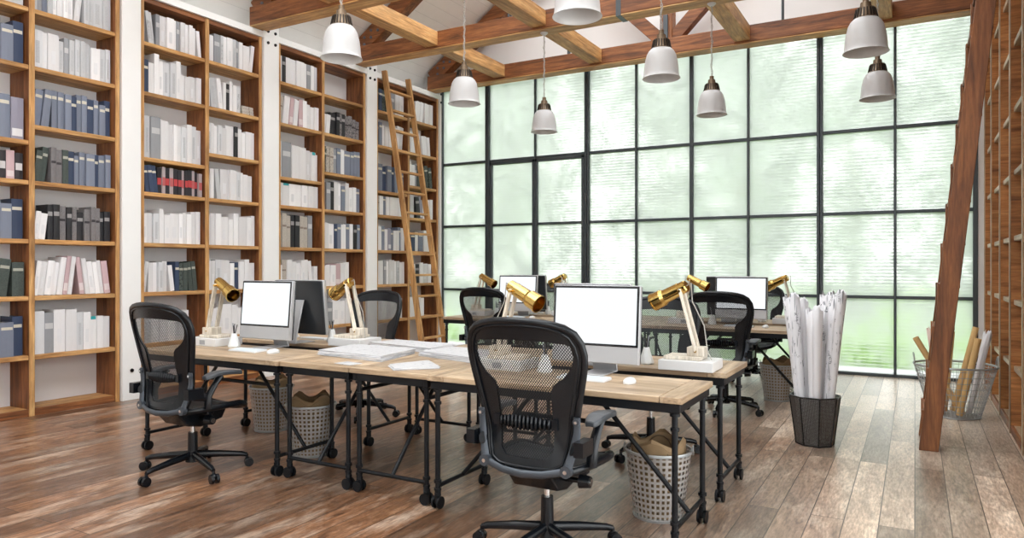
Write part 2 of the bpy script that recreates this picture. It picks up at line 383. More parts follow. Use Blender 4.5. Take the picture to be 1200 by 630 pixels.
def plan_mat():
    m, nt, out = newmat('printed_plan_paper')
    b = N(nt, 'BsdfPrincipled', Roughness=.65); tc = N(nt, 'TexCoord')
    def band(sc, lo, det=2.):
        mp = N(nt, 'Mapping'); mp.inputs['Scale'].default_value = sc; L(nt, tc.outputs['Object'], mp.inputs['Vector'])
        n = N(nt, 'TexNoise', Scale=1., Detail=det); L(nt, mp.outputs[0], n.inputs['Vector'])
        g = N(nt, 'MapRange'); g.inputs['From Min'].default_value = lo; g.inputs['From Max'].default_value = lo+.04; L(nt, n.outputs['Fac'], g.inputs['Value']); return g.outputs[0]
    c = band((26., 26., 11.), .60); f = band((60., 60., 260.), .48); v = band((120., 120., 6.), .70, 0.)
    mu = N(nt, 'Math', _operation='MULTIPLY'); L(nt, c, mu.inputs[0]); L(nt, f, mu.inputs[1])
    ma = N(nt, 'Math', _operation='MAXIMUM'); L(nt, mu.outputs[0], ma.inputs[0]); L(nt, v, ma.inputs[1])
    mx = N(nt, 'Mix', _data_type='RGBA'); L(nt, ma.outputs[0], mx.inputs[0]); mx.inputs[6].default_value = (.78, .78, .81, 1); mx.inputs[7].default_value = (.2, .21, .23, 1)
    L(nt, mx.outputs[2], b.inputs['Base Color']); L(nt, b.outputs[0], out.inputs[0]); return m
M['plan'] = plan_mat()
M['sheet'] = marks_mat('printed_sheet', (.50, .50, .51), (.30, .31, .33), (30., 70., 40.), .62)
M['stackedge'] = marks_mat('stacked_sheet_edges', (.70, .71, .74), (.42, .44, .48), (6., 6., 260.), .52)
M['lampshade'] = pbr('white_enamel_shade', (.50, .495, .495), .35, var=.03)
M['bronze'] = pbr('aged_bronze', (.22, .165, .115), .38, .85, var=.15, scale=30)
M['dkbronze'] = pbr('dark_bronze', (.04, .032, .026), .45, .7)
M['cable'] = pbr('grey_cable', (.42, .40, .37), .5, .3)
M['wire'] = pbr('galvanised_wire', (.42, .44, .45), .4, .55)
M['perf'] = perf_mat('perforated_metal', (.46, .44, .42), .40, .45, 34, 12, .46)
M['darkmesh'] = perf_mat('dark_woven_mesh', (.085, .08, .075), .45, .4, 120, 44, .68)
M['chairmesh'] = perf_mat('black_chair_mesh', (.008, .011, .014), .45, 0., 50, 50, .38, diag=True)
M['seatmesh'] = perf_mat('black_seat_mesh', (.006, .007, .008), .5, 0., 70, 70, .72, diag=True)
M['pen'] = pbr('black_pen', (.015, .015, .018), .35)
M['pencil'] = pbr('grey_pencil', (.25, .26, .30), .4)
M['vase'] = pbr('matt_white_ceramic', (.72, .74, .74), .5, var=.03)
M['greyink'] = pbr('grey_print', (.33, .34, .36), .7)
M['plate'] = pbr('blue_grey_iron_plate', (.13, .14, .17), .5, .5)
def clear_glass():
    m, nt, out = newmat('clear_glass')
    tr = N(nt, 'BsdfTransparent', Color=(.96, .97, .97, 1)); gl = N(nt, 'BsdfGlossy', Roughness=.03); fz = N(nt, 'Fresnel', IOR=1.4)
    mx = N(nt, 'MixShader'); L(nt, fz.outputs[0], mx.inputs[0]); L(nt, tr.outputs[0], mx.inputs[1]); L(nt, gl.outputs[0], mx.inputs[2]); L(nt, mx.outputs[0], out.inputs[0])
    return m
M['clear'] = clear_glass()
M['grass'] = pbr('meadow_grass', (.20, .34, .08), .85, var=.5, scale=2.2, bump=.6)
M['leaf'] = pbr('pale_green_leaves', (.40, .49, .41), .7, var=.3, scale=3)
M['leaf2'] = pbr('grey_green_leaves', (.46, .53, .48), .7, var=.3, scale=3)
M['bark'] = pbr('grey_bark', (.22, .19, .15), .8)
M['terrace'] = pbr('white_terrace_stone', (.85, .85, .84), .6)

# ------------------------------------------------------------------ the room
XL, YW, XR = -6.96, 9.93, .677       # bookcase front, window wall, facing bookcase front
XLW, XRW = -7.30, 1.06
def struct(o): return tag(o, kind='structure')
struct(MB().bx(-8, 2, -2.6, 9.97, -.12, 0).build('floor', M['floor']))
struct(MB().bx(XLW-.15, XLW, -2.6, YW+.15, 0, 4.5).build('wall_left', M['wallplank']))
struct(MB().bx(XRW, XRW+.15, 4.62, YW+.15, 0, 4.5).build('wall_right', M['wall']))
RX, RZ, SL = -2.97, 4.46 + .70*4.2, .70
wb = MB().bx(XLW, -1.25, -2.75, -2.6, 0, 4.5); wb.bx(-1.25, .9, -2.75, -2.6, 0, .8); wb.bx(-1.25, .9, -2.75, -2.6, 4.2, 4.5); wb.bx(.9, XRW, -2.75, -2.6, 0, 4.5)
wb.bx(XRW, XRW+.15, -2.75, 4.62, 0, .12); wb.bx(XRW, XRW+.15, -2.75, 4.62, 4.2, 4.5); wb.bx(XRW, XRW+.15, -2.75, .9, .12, 4.2); wb.bx(XRW, XRW+.15, 4.5, 4.62, .12, 4.2)
wb.prism([(XLW-.1, 4.44), (XRW+.1, 4.44), (XRW+.1, RZ-SL*(XRW+.1-RX)), (RX, RZ), (XLW-.1, RZ-SL*(RX-XLW+.1))], -2.75, -2.6, ax='y')
struct(wb.build('wall_back', M['wall']))
w = MB().bx(XLW, -6.955, YW-.03, YW+.15, 0, 4.5)
w.bx(.638, XRW, YW-.03, YW+.15, 0, 4.5)
w.prism([(XLW-.1, 4.44), (XRW+.1, 4.44), (XRW+.1, RZ-SL*(XRW+.1-RX)), (RX, RZ), (XLW-.1, RZ-SL*(RX-XLW+.1))], YW, YW+.15, ax='y')
struct(w.build('wall_window', M['wall']))
for sgn, nm, ridge in ((-1, 'ceiling_slope', 0), (1, 'ceiling_slope', 0)):
    xe = RX+sgn*4.75
    q = MB(); a = (RX, RZ); bb = (xe, RZ-SL*4.75)
    a = (RX+sgn*2.15, RZ-SL*2.15)      # unseen gap left along the ridge, added to let sky light in
    q.prism([a, bb, (bb[0], bb[1]+.16), (a[0], a[1]+.16)], -2.6, YW+.3, ax='y')
    struct(q.build('ceiling_slope', M['roof']))

# posts and top rail on the library wall
def bolt(mb, x, y, z, d=1): mb.cyl((x, y, z), (x+.014*d, y, z), .021, .018, 6)
for i, (y0, y1) in enumerate(((4.335, 4.535), (6.13, 6.365), (8.02, 8.24), (9.84, 9.90))):
    p = struct(MB().bx(XLW, XL+.035, y0, y1, 0, 4.335).build('trim_%d' % (i+1), M['post'], bevel=.004))
    zs = (4.10, 4.24)
    for z in zs:
        for yy in ((y0+.06, y1-.06) if y1-y0 > .1 else ((y0+y1)/2,)):
            b = MB(); bolt(b, XL+.033, yy, z); b.build('bolt', M['bolt'], p)
    b = MB(); bolt(b, XL+.033, (y0+y1)/2, .30); b.build('bolt', M['bolt'], p)
struct(MB().bx(XLW, XL+.03, 1.0, 9.9, 4.152, 4.225).build('trim_5', M['post']))

# window wall ------------------------------------------------------
MX = [-6.93, -6.03, -5.165, -4.285, -3.515, -2.71, -1.945, -1.058, -.21, .615]
TH = [.045, .072, .03, .072, .03, .05, .03, .072, .03, .05]
BZ = [.975, 2.02, 3.055]
wf = MB()
for i, (x, t) in enumerate(zip(MX, TH)):
    if i == 2:
        wf.bx(x-t/2, x+t/2, YW-.035, YW+.035, 3.0, 4.42)
    elif t > .07:
        wf.bx(x-t/2, x-t/2+.032, YW-.05, YW+.04, .02, 4.42); wf.bx(x+t/2-.032, x+t/2, YW-.05, YW+.04, .02, 4.42)
        wf.bx(x-t/2+.03, x+t/2-.03, YW-.02, YW+.02, .02, 4.42)
    else:
        wf.bx(x-t/2, x+t/2, YW-.04, YW+.04, .02, 4.42)
for z in BZ:
    for i in range(9):
        if i in (1, 2) and z < 3: continue
        wf.bx(MX[i]+TH[i]/2, MX[i+1]-TH[i+1]/2, YW-.03, YW+.03, z-.02, z+.02)
wf.bx(MX[0], MX[9], YW-.05, YW+.05, 0, .035); wf.bx(MX[0], MX[9], YW-.05, YW+.05, 4.36, 4.43)
win = struct(wf.build('window_1', M['steel'], bevel=.003, seg=1))
g = MB()
for i in range(9):
    if i in (1, 2): g.bx(MX[i], MX[i+1], YW-.004, YW+.004, 3.06, 4.37)
    else: g.bx(MX[i], MX[i+1], YW-.004, YW+.004, .03, 4.37)
g.build('pane', M['glass'], win, smooth=False)
for k, (xa, xb) in enumerate(((-5.985, -5.168), (-5.162, -4.33))):
    d = MB(); f = .042
    d.bx(xa, xa+f, YW-.045, YW+.02, .04, 3.03); d.bx(xb-f, xb, YW-.045, YW+.02, .04, 3.03)
    d.bx(xa, xb, YW-.045, YW+.02, 2.985, 3.03); d.bx(xa, xb, YW-.045, YW+.02, .04, .14)
    for z in BZ[:2]: d.bx(xa+f, xb-f, YW-.03, YW+.02, z-.02, z+.02)
    do = struct(d.build('door_%d' % (k+1), M['steel'], bevel=.003, seg=1))
    MB().bx(xa+.02, xb-.02, YW-.004, YW+.004, .06, 3.01).build('pane', M['glass'], do, smooth=False)
    hx = xb-.02 if k == 0 else xa+.02
    h = MB(); h.tube([(hx, YW-.045, 1.08), (hx, YW-.09, 1.08), (hx+(-.1 if k == 0 else .1), YW-.09, 1.08)], .009, 8)
    h.build('door_handle', M['steel'], do)

sw = MB()  # unseen side window, added to brighten the room
for i in range(6): sw.bx(XRW+.05, XRW+.10, .9+i*.72-.02, .9+i*.72+.02, .12, 4.2)
for z in (.14, 1.2, 2.2, 3.2, 4.18): sw.bx(XRW+.052, XRW+.098, .9, 4.5, z-.02, z+.02)
sw = struct(sw.build('unseen_side_window', M['steel']))
MB().bx(XRW+.072, XRW+.078, .9, 4.5, .12, 4.2).build('pane', M['clear'], sw, smooth=False)
sw = MB()  # unseen back window, added to light the faces turned towards the camera
for i in range(4): sw.bx(-1.25+i*.717-.02, -1.25+i*.717+.02, -2.70, -2.65, .8, 4.2)
for z in (.82, 1.9, 3.05, 4.18): sw.bx(-1.25, .9, -2.698, -2.652, z-.02, z+.02)
sw = struct(sw.build('unseen_back_window', M['steel']))
MB().bx(-1.25, .9, -2.678, -2.672, .8, 4.2).build('pane', M['clear'], sw, smooth=False)
# roof trusses -------------------------------------------------------
TY = [4.25, 6.06, 7.88, 9.66]
for y in TY:
    t = struct(empty('roof_truss', (RX, y, 4.24)))
    q = MB().bx(-6.97-RX, XRW-RX, -.115, .115, 0.012, .23); q.build('tie_beam', W['x'], t, bevel=.008)
    MB().bx(-6.97-RX, XRW-RX, -.112, .112, -.004, .0115).build('underside_strip', G['x'], t, bevel=.003, seg=1)  # paler pine strip along the underside of the tie beam
    for s in (-1, 1):
        a = Vector((s*3.95, 0, .20)); b = Vector((0, 0, .20+SL*3.95-.05))
        MB().bar(a, b, .17, .24, up=(0,0,1)).build('rafter', W['x'], t, bevel=.008)
        a = Vector((s*.09, 0, .24)); b = Vector((s*1.65, 0, .24+1.55))
        MB().bar(a, b, .14, .17).build('strut', W['x'], t, bevel=.006)
        r = MB().cyl((s*1.5, .03, .22), (s*1.5, .03, 1.9), .013, n=8); r.cyl((s*1.5, -.03, .22), (s*1.5, -.03, 1.9), .013, n=8)
        r.build('tie_rod', M['steel'], t)
        r = MB()
        for u in (.14, .26, .38):
            for dz in (-.05, .05):
                px = s*(3.95-u); r.cyl((px, -.1, .20+u*SL+dz), (px, -.086, .20+u*SL+dz), .02, n=8)
        r.build('bolt', M['plate'], t)
    MB().bx(-.085, .085, -.09, .09, .22, 2.75).build('king_post', W['z'], t, bevel=.006)
    MB().bx(-.03, .03, -.118, .118, -.008, .55).build('iron_strap', M['steel'], t)
for i, x in enumerate((-5.60, -4.00, -1.95, -.33)):
    for k in range(len(TY)):
        y1 = TY[k]-.113; y0 = (TY[k-1]+.113) if k else 2.2
        struct(MB().bx(x-.10, x+.10, y0, y1, 4.275, 4.46).build('beam', G['y'], bevel=.008))

# outside --------------------------------------------------------------
tag(MB().bx(-40, 40, 10.45, 70, -.3, -.06).build('lawn_ground', M['grass']), kind='structure')
struct(MB().bx(-9, 3, 9.98, 10.9, -.2, -.03).build('terrace_ground', M['terrace']))
gb = MB(); gr = random.Random(3)
for i in range(5200):
    x = gr.uniform(-11, 6); y = 10.95 + 3.6*gr.random()**1.3; h = gr.uniform(.05, .17); a = gr.uniform(0, 6.3); dx, dy = .012*math.cos(a), .012*math.sin(a); lx, ly = gr.uniform(-.05,.05), gr.uniform(-.05,.05)
    gb._add([(x-dx, y-dy, -.065), (x+dx, y+dy, -.065), (x+lx, y+ly, h-.06)], [(0,1,2)])
tag(gb.build('lawn_grass', M['grass'], fix=False), 'short green grass growing beyond the glass wall', 'grass', kind='stuff')
def tree(x, y, h, r, mat, label, seed):
    rg = random.Random(seed)
    t = empty('garden_tree', (x, y, -.06), rg.uniform(0, 6), label, 'tree', 'trees outside the glass wall')
    tk = MB(); tk.tube([(0,0,0), (.05,.03,h*.3), (-.04,.06,h*.55), (.02,0,h*.8)], [r*.075, r*.06, r*.045, r*.02], 8)
    for k in range(5):
        a = k*1.3; tk.tube([(0,0,h*(.25+.09*k)), (r*.45*math.cos(a), r*.45*math.sin(a), h*(.42+.09*k))], [r*.03, r*.01], 6)
    tk.build('trunk', M['bark'], t)
    cr = MB()
    cl = [(rg.gauss(0, r*.42), rg.gauss(0, r*.42), h*(.18+.8*rg.random()**.9)) for _ in range(46)]
    for c in cl:
        for _ in range(42):
            d = Vector((rg.gauss(0,1), rg.gauss(0,1), rg.gauss(0,1))).normalized()*(r*.26*rg.random()**.4)
            p = Vector(c)+d; s = rg.uniform(.09, .17)*(r/2.2)
            n = Vector((rg.gauss(0,1), rg.gauss(0,1), rg.gauss(.4,1))).normalized(); u = n.orthogonal().normalized(); v = n.cross(u)
            cr._add([p-u*s, p-v*s*.45, p+u*s, p+v*s*.45], [(0,1,2,3)])
    cr.build('crown', mat, t, fix=False, smooth=False)
trees = [(-9.5,17,7,2.4,0),(-6.9,22,9,2.7,1),(-3.6,17.2,6.2,2.1,1),(-1.6,23.5,9.5,2.3,0),(1.2,17.6,6.6,2.2,0),(4.2,22.5,9,2.1,1),(7.,17.5,7.,2.2,1),(-14,24,9.5,3.,1),(10.5,24,10,3.,0),(-5.5,31,11,3.6,0),(4.4,32,11,3.6,1)]
ords = ['rounded crown','tall airy crown','low spreading crown','broad high crown','dense low crown','tall pale crown','bushy crown','wide crown','heavy crown','high distant crown','distant broad crown']
for i, (x, y, h, r, k) in enumerate(trees):
    tree(x, y, h, r, M['leaf'] if k == 0 else M['leaf2'], 'blurred green tree with %s standing outside the ribbed glass' % ords[i], 40+i)

# ------------------------------------------------------------------ bookcases
RA = [.04, .55, 1.085, 1.60, 2.13, 2.49, 3.17, 3.69]   # column away from the window
RB = [.04, .55, 1.085, 1.60, 2.13, 2.64, 3.17, 3.69]   # column on the window side
ST = .042
def bookcase(y0, y1, ydiv, label, nx=XL, wallx=XLW+.005, sgn=1, rows=(RA, RB), group='brown timber bookcases along the library wall'):
    t = empty('bookcase', ((nx+wallx)/2, (y0+y1)/2, 0), 0, label, 'bookcase', group)
    ox, oy = (nx+wallx)/2, (y0+y1)/2
    xa, xb = min(nx, wallx)-ox, max(nx, wallx)-ox
    th = .042
    ys = [y0] + list(ydiv) + [y1]
    for i, y in enumerate(ys):
        a, b = (y, y+th) if i == 0 else ((y-th, y) if i == len(ys)-1 else (y-th/2-.003, y+th/2+.003))
        MB().bx(xa, xb, a-oy, b-oy, 0, 4.15).build('side_panel' if i in (0, len(ys)-1) else 'divider', W['z'] if sgn > 0 else ORW, t, bevel=.003, seg=1)
        lp = MB().bx((xb-.001 if sgn > 0 else xa-.008), (xb+.008 if sgn > 0 else xa+.001), a-oy, b-oy, 0, 4.15).build('lit_front_edge', G['z'] if sgn > 0 else TT['z'], t, bevel=.002, seg=1)  # added paler strip: light on the front edges put into the wood colour
    bkx = xa if sgn > 0 else xb
    MB().bx(bkx+(.002 if sgn > 0 else -.014), bkx+(.014 if sgn > 0 else -.002), y0+th-oy, y1-th-oy, .0, 4.13).build('back_panel', M['back'], t)
    MB().bx(xa, xb, y0+th-oy, y1-th-oy, 4.10, 4.15).build('top_board', W['y'], t, bevel=.003, seg=1)
    MB().bx((xb-.022 if sgn > 0 else xa), (xb if sgn > 0 else xa+.022), y0+th-oy, y1-th-oy, 0, .066).build('plinth', W['y'], t, bevel=.003, seg=1)
    for c in range(len(ys)-1):
        a = ys[c]+(th if c == 0 else th/2+.003); b = ys[c+1]-(th if c == len(ys)-2 else th/2+.003)
        for k, z in enumerate(rows[c % len(rows)]):
            MB().bx(xa+(.015 if sgn > 0 else .02), xb-(0 if sgn > 0 else .015)-(.022 if k == 0 and sgn > 0 else 0)+(0), a-oy, b-oy, z+(.026 if k == 0 else 0)-ST+(.0), z+(.026 if k == 0 else 0)).build('shelf_board', G['y'] if sgn > 0 else TT['y'], t, bevel=.004, seg=1)
    return t
CASES = [(2.72, 4.325, 3.507), (4.545, 6.12, 5.346), (6.375, 8.01, 7.163), (8.25, 9.83, 9.035)]
CL = ['tall brown timber bookcase with blue-grey and marbled books, fourth from the window',
      'tall brown timber bookcase holding the red-banded books, third from the window',
      'tall brown timber bookcase with an empty top compartment, second from the window',
      'tall brown timber bookcase behind the wooden ladder, beside the window']
for (a, b, d), l in zip(CASES, CL): bookcase(a, b, (d,), l)
bookcase(4.65, 9.5, (5.46, 6.27, 7.06, 7.86, 8.70), 'long empty brown timber bookcase facing the book wall, behind the leaning timber ladder',
         nx=XR, wallx=XRW-.005, sgn=-1, rows=(RB,), group=None)

# ------------------------------------------------------------------ books
BC = {'w': ('white', (.80, .79, .80)), 'l': ('pale grey', (.60, .61, .63)), 'g': ('grey', (.30, .31, .33)), 'b': ('blue-grey', (.185, .21, .275)),
      'n': ('navy', (.035, .055, .11)), 'k': ('black', (.018, .018, .022)), 'e': ('dark green', (.05, .065, .06)), 'p': ('pale pink', (.56, .40, .42)),
      'r': ('red-banded black', (.022, .02, .026)), 'c': ('beige', (.52, .47, .41)), 'd': ('marbled grey', (.17, .16, .165)), 'v': ('lilac', (.29, .28, .35)),
      'm': ('white-banded black', (.03, .026, .03)), 'q': ('red-banded pinkish grey', (.42, .36, .37)), 't': ('teal-tipped white', (.80, .79, .80))}
def speck(name, a, b):
    return marks_mat(name, a, b, (70., 70., 40.), .52)
BM = {}
for k, (nm, col) in BC.items():
    if k == 'd': BM[k] = speck('book_cover_marbled', (.23, .215, .22), (.09, .085, .09))
    elif k == 'e': BM[k] = speck('book_cover_dark_green', (.075, .095, .085), (.02, .028, .026))
    elif k == 'c': BM[k] = speck('book_cover_beige', (.52, .47, .41), (.36, .33, .30))
    else: BM[k] = pbr('book_cover_'+nm.replace(' ', '_').replace('-', '_'), col, .55, var=.05, objvar=.2 if k in 'wl' else .12)
PAGES = pbr('book_pages', (.66, .64, .60), .8, var=.08, scale=60)
BAND = {'b': pbr('cream_spine_label', (.62, .58, .48), .6), 'n': pbr('cream_spine_labels', (.62, .58, .48), .6), 'r': pbr('red_spine_band', (.50, .055, .06), .5),
        'q': pbr('faded_red_band', (.50, .12, .12), .6), 'm': pbr('white_spine_band', (.62, .60, .60), .6), 'd': pbr('dark_spine_band', (.035, .03, .035), .6), 'l': speck('grey_spine_print', (.54, .55, .57), (.38, .39, .41)),
        'w': pbr('faint_spine_print', (.73, .73, .75), .6), 'v': pbr('white_spine_tag', (.70, .70, .72), .6), 'k': pbr('grey_spine_tag', (.30, .29, .29), .6), 'c': pbr('brown_spine_tag', (.24, .19, .16), .6),
        't': pbr('teal_spine_tip', (.02, .33, .36), .5), 'g': pbr('pale_spine_tag', (.55, .55, .56), .6), 'p': pbr('pink_spine_tag', (.70, .62, .62), .6), 'e': pbr('cream_spine_tags', (.40, .40, .34), .6)}
BANDZ = {'b': (.78, .86), 'n': (.72, .80), 'r': (.34, .60), 'm': (.36, .62), 'd': (.56, .63), 'l': (.14, .72), 'w': (.2, .55), 'v': (.08, .26), 'k': (.68, .80), 'c': (.60, .66), 'q': (.30, .62), 't': (.90, 1.), 'g': (.6, .74), 'p': (.1, .3), 'e': (.74, .82)}
# unit book: spine faces +X at x = 0, depth -1..0, thickness along Y (-.5..+.5), height 0..1
def unit_cover(mb=None):
    q = MB()
    q.bx(-1, 0, -.5, -.42, 0, 1); q.bx(-1, 0, .42, .5, 0, 1)
    q.prism([(-.03, -.5), (0, -.40), (.012, 0), (0, .40), (-.03, .5)], 0, 1)
    return q
cover_mesh, band_mesh = {}, {}
pq = MB().bx(-.97, -.025, -.43, .43, .02, .975).build('page_block', PAGES, fix=True); page_me = pq.data; bpy.data.objects.remove(pq)
for k in BC:
    o = unit_cover().build('book', BM[k], smooth=False); cover_mesh[k] = o.data; bpy.data.objects.remove(o)
    z0, z1 = BANDZ[k]
    q = MB()
    if k in 'lw': q.prism([(-.0, -.2), (.014, -.2), (.017, 0), (.014, .2), (0, .2)], z0, z1)
    else: q.prism([(-.03, -.505), (.006, -.41), (.018, 0), (.006, .41), (-.03, .505)], z0, z1)
    o = q.build('spine_label', BAND[k], smooth=False); band_mesh[k] = o.data; bpy.data.objects.remove(o)

ORD = ['first','second','third','fourth','fifth','sixth','seventh','eighth','ninth','tenth','eleventh','twelfth','thirteenth','fourteenth','fifteenth','sixteenth','seventeenth']
# cells: (case, column) -> list from the lowest shelf up: (tokens, fill) ; token = colour, height digit, W wide, / or \ lean, _ gap
CELLS = {
 (0,0): [None, ('b4 b5 b4 n5', .55), ('e4/ e4/ e4/ e4', .6), ('b4 b5 b4 n5', .55), ('m2 p2 m2 m2 p2 m2', .6), ('v6 v7 b6 v6', .55), ('b5 b6 b4 n6', .55), ('l5 g5 l4 l5', .6)],
 (0,1): [None, ('lW6 gW6 wW6 wW6 l5 w5 t4 w4 w4', .96), ('w4/ w4/ w4/ w4/ w5/ p5/ w5/ p5\\ w5\\ w4\\ w4\\ w4\\ p4\\', .97), ('w2/ w2/ k4 k4 d4 k4 d4 k3 d4 d4 d4 k3 k3', .97), ('e3/ e4/ d4 d4 e4 n4 b3 b4 bW4 n4 b4 b4', .98), ('b5/ b5/ b5 b5 b5 n4 b5 b5 n5 b5 b4 n5', .98), ('lW5 w5 wW5 l4 g5 l5 l5 l5 l5 wW4 l4 l5', .98), ('l6 g5 b5 l5 w5 w5 w5 w5 w4/ l5 l5 lW5 lW5', .98)],
 (1,0): [None, ('l4 w4 w4 w4 l4 w4', .75), ('w4/ w4 w4 l4 w4 w3\\ n4 e4 e4 e4\\ e4\\', .93), ('w4 w4 l4 w5 w4 wW4 w4 w5 w4 w5 w5', .97), ('n3\\ n3\\ n3\\ r3 q3 r3 q3 r3 r3 q3 r3 r3 q3 r3 q2', .98), ('l8 l8 gW8 wW7 w6 w6 w6 l6 w7 l7 w6', .98), ('n5 w4 w7 w6 l6 l6 w7 w3 w3 w3 w3', .97), ('l5 l5\\ l5\\ g5 wW5 wW5 w5 g5 wW5 w5 w5 w4 w3\\', .97)],
 (1,1): [None, ('wW4 w4 wW5 w5 w4 w4', .8), ('w5 w4 l5 wW5 w4 n4 w4 w5 w4', .97), ('w5 w5 w5 wW4 w4 w6 wW5 w5 w5', .98), ('w4 w5 l5\\ wW5 wW5 l5 w5 w4 w4', .93), ('l5 w5 w4 l5 w4 wW5 k5 w5 w4 wW4 w4', .98), ('w4 lW5\\ w5\\ w4 k4 w5 w4 l4', .65), ('w5 w4 gW6 l5 w6 wW6 l5 g5 w4 wW4 w5/', .98)],
 (2,0): [None, ('w4 w4 w5 w4 w5', .8), ('w3 c5 w5 w4 w4 w5 w5 w5\\ w3', .95), ('c7 c7 c7 k7 k7 c7 c7 g7', .84), ('w4 t4 w4 w4 w4 w4 w4', .96), ('l8 gW8 wW7 wW7 w6 t6 w5', .98), ('c5/ w5/ w5/ p5/ w5/ p5 w5 w4 w4 w4', .97), ('w6 k5 w6 wW5 w5 w6 w5 g5 w5 l5', .97)],
 (2,1): [None, ('gW4 w5 w4 w5', .75), ('w3 w3 w3 p4 w4 w4', .68), ('l5 w5 wW5 n5 b5 w5 w5 b5 w5 k5 b5', .97), ('c6 g6 k6 w6 w6 b5 w6 w5 w5 b5', .97), ('e4/ c5 c5 g5 b5 w5 bW5 b5 b5 b5', .97), ('w2/ w2/ kW4 k4 d4 k4 d4 d4 d3 d3', .97), None],
 (3,0): [None, ('w3 w4 w4 w3 w4', .9), ('w4 wW5 g5 w5 wW5 w5 l5 w4 w5', .96), ('l4 w5 b5 w4 v5 b4 w4 w4 b5 w5', .97), ('c4 w4 b4 w4 wW4 w4 w4 w3', .95), ('b6 b7 n6 b6 n6 b6 w5 b5', .97), ('n5 b5 w4 w4 w4 w4/ w5/ w5/', .97), ('e5 n5 e4 e4 gW5 w5 w5', .95)],
 (3,1): [None, ('wW4 w4 w4 w3', .6), ('wW4 w4 k4 w4 wW4 w4', .9), ('b4 n4 w4 b4 w5 w4', .9), ('w5 w5 k5\\ v4\\ w4 w4 w4', .93), ('w6 w5 g5 e5 n5 e5\\ e5\\', .93), ('w5/ w5/ w5/ w5 w4\\ w4\\ w4\\', .88), ('w5 w5 w4/ w5/ w5/ w5 w5 w5', .93)],
}
FHY, FF, TH0 = 312.4, 838.5, .5128
def depth_of(x, y): return -x*math.sin(TH0) + y*math.cos(TH0)
allbooks = []
SN = ['fourth bookcase from window', 'third bookcase from window', 'second bookcase from window', 'bookcase beside window']
for (ci, col), rows in CELLS.items():
    y0, y1, yd = CASES[ci]
    a, b = (y0+.045, yd-.027) if col == 0 else (yd+.027, y1-.045)
    if ci == 0 and col == 0: a = 3.08
    for k, cell in enumerate(rows):
        if not cell: continue
        z = (RA, RB)[col][k]
        zt = ((RA, RB)[col]+[4.10])[k+1]-ST
        toks = cell[0].split(); fill = cell[1]
        wts = [(1.75 if 'W' in t else 1.)*rnd.uniform(.8, 1.2) for t in toks]
        span = (b-a)*fill if not (ci == 0 and col == 0) else (b-a)*.95
        lean = [1 if '/' in t else (-1 if '\\' in t else 0) for t in toks]
        hs = []
        for t in toks:
            d = int([c for c in t if c.isdigit()][0])
            hs.append(min(.185+.034*d + rnd.uniform(-.016, .012), zt-z-.03))
        angs = [0 if l == 0 else l*rnd.uniform(.10, .13)*(1.5 if False else 1) for l in lean]
        # keep one lean per run
        for i in range(1, len(toks)):
            if lean[i] and lean[i] == lean[i-1]: angs[i] = angs[i-1]
        extra = 0
        for i in range(len(toks)):
            if lean[i] == 1 and (i+1 == len(toks) or lean[i+1] != 1): extra += hs[i]*math.sin(angs[i])
            if lean[i] == -1 and (i == 0 or lean[i-1] != -1): extra += hs[i]*math.sin(-angs[i])
        sc = (span-extra)/sum(wts)
        y = a+.004
        n = len(toks)
        for i, t in enumerate(toks):
            th = wts[i]*sc-.0025
            an = angs[i]; pitch = th/math.cos(an)+.0025
            if lean[i] == -1 and (i == 0 or lean[i-1] != -1): y += hs[i]*math.sin(-an)
            yc = y+pitch/2
            if lean[i] == 1 and (i+1 == n or lean[i+1] != 1): ynext = y+pitch+hs[i]*math.sin(an)
            else: ynext = y+pitch
            y = ynext
            if yc < 3.2: continue
            key = t[0]
            dep = rnd.uniform(.19, .235)
            x = XL-.035-rnd.uniform(0, .035)
            lift = abs(math.sin(an))*th/2+.0006
            nm = BC[key][0]
            size = hs[i]*th/depth_of(x, yc)**2
            colname = ('window-side column' if col == 1 else 'outer column')
            lab = '%s book, %s from window end, %s shelf up, %s, %s' % (nm, ORD[n-1-i], ORD[k], colname, SN[ci])
            allbooks.append((size, key, (x, yc, z+lift), an, (dep, th, hs[i]), lab, 'books on the timber bookcases'))
# three flat cream books
for q in range(3):
    allbooks.append((1, 'c', (XL-.05, 5.958-.004*q, 3.171+.036*q), 'flat', (.2, .034, .17), '%s flat cream book in the pile of three, seventh shelf up, third bookcase from window' % ('bottom', 'middle', 'top')[q], 'books on the timber bookcases'))
allbooks.sort(key=lambda r: -r[0])
def place_book(key, loc, an, dims, lab, grp):
    o = bpy.data.objects.new('book', cover_mesh[key]); C.objects.link(o)
    o.location = loc; o.scale = dims
    if an == 'flat':
        o.rotation_euler = (-PI/2, 0, 0); o.location = (loc[0], loc[1]-dims[2]/2, loc[2]+dims[1]/2)
    else: o.rotation_euler = (-an, 0, 0)
    tag(o, lab, 'book', grp)
    p = bpy.data.objects.new('page_block', page_me); C.objects.link(p); p.parent = o
    if rnd.random() < (.62 if key == 'w' else (.9 if key == 'l' else 1.)):
        p = bpy.data.objects.new('spine_label', band_mesh[key]); C.objects.link(p); p.parent = o
for r in allbooks[:300]: place_book(*r[1:])
mb = MB(); keys = sorted({r[1] for r in allbooks[300:]}); mats = [BM[k] for k in keys]+[PAGES]+[BAND[k] for k in keys]
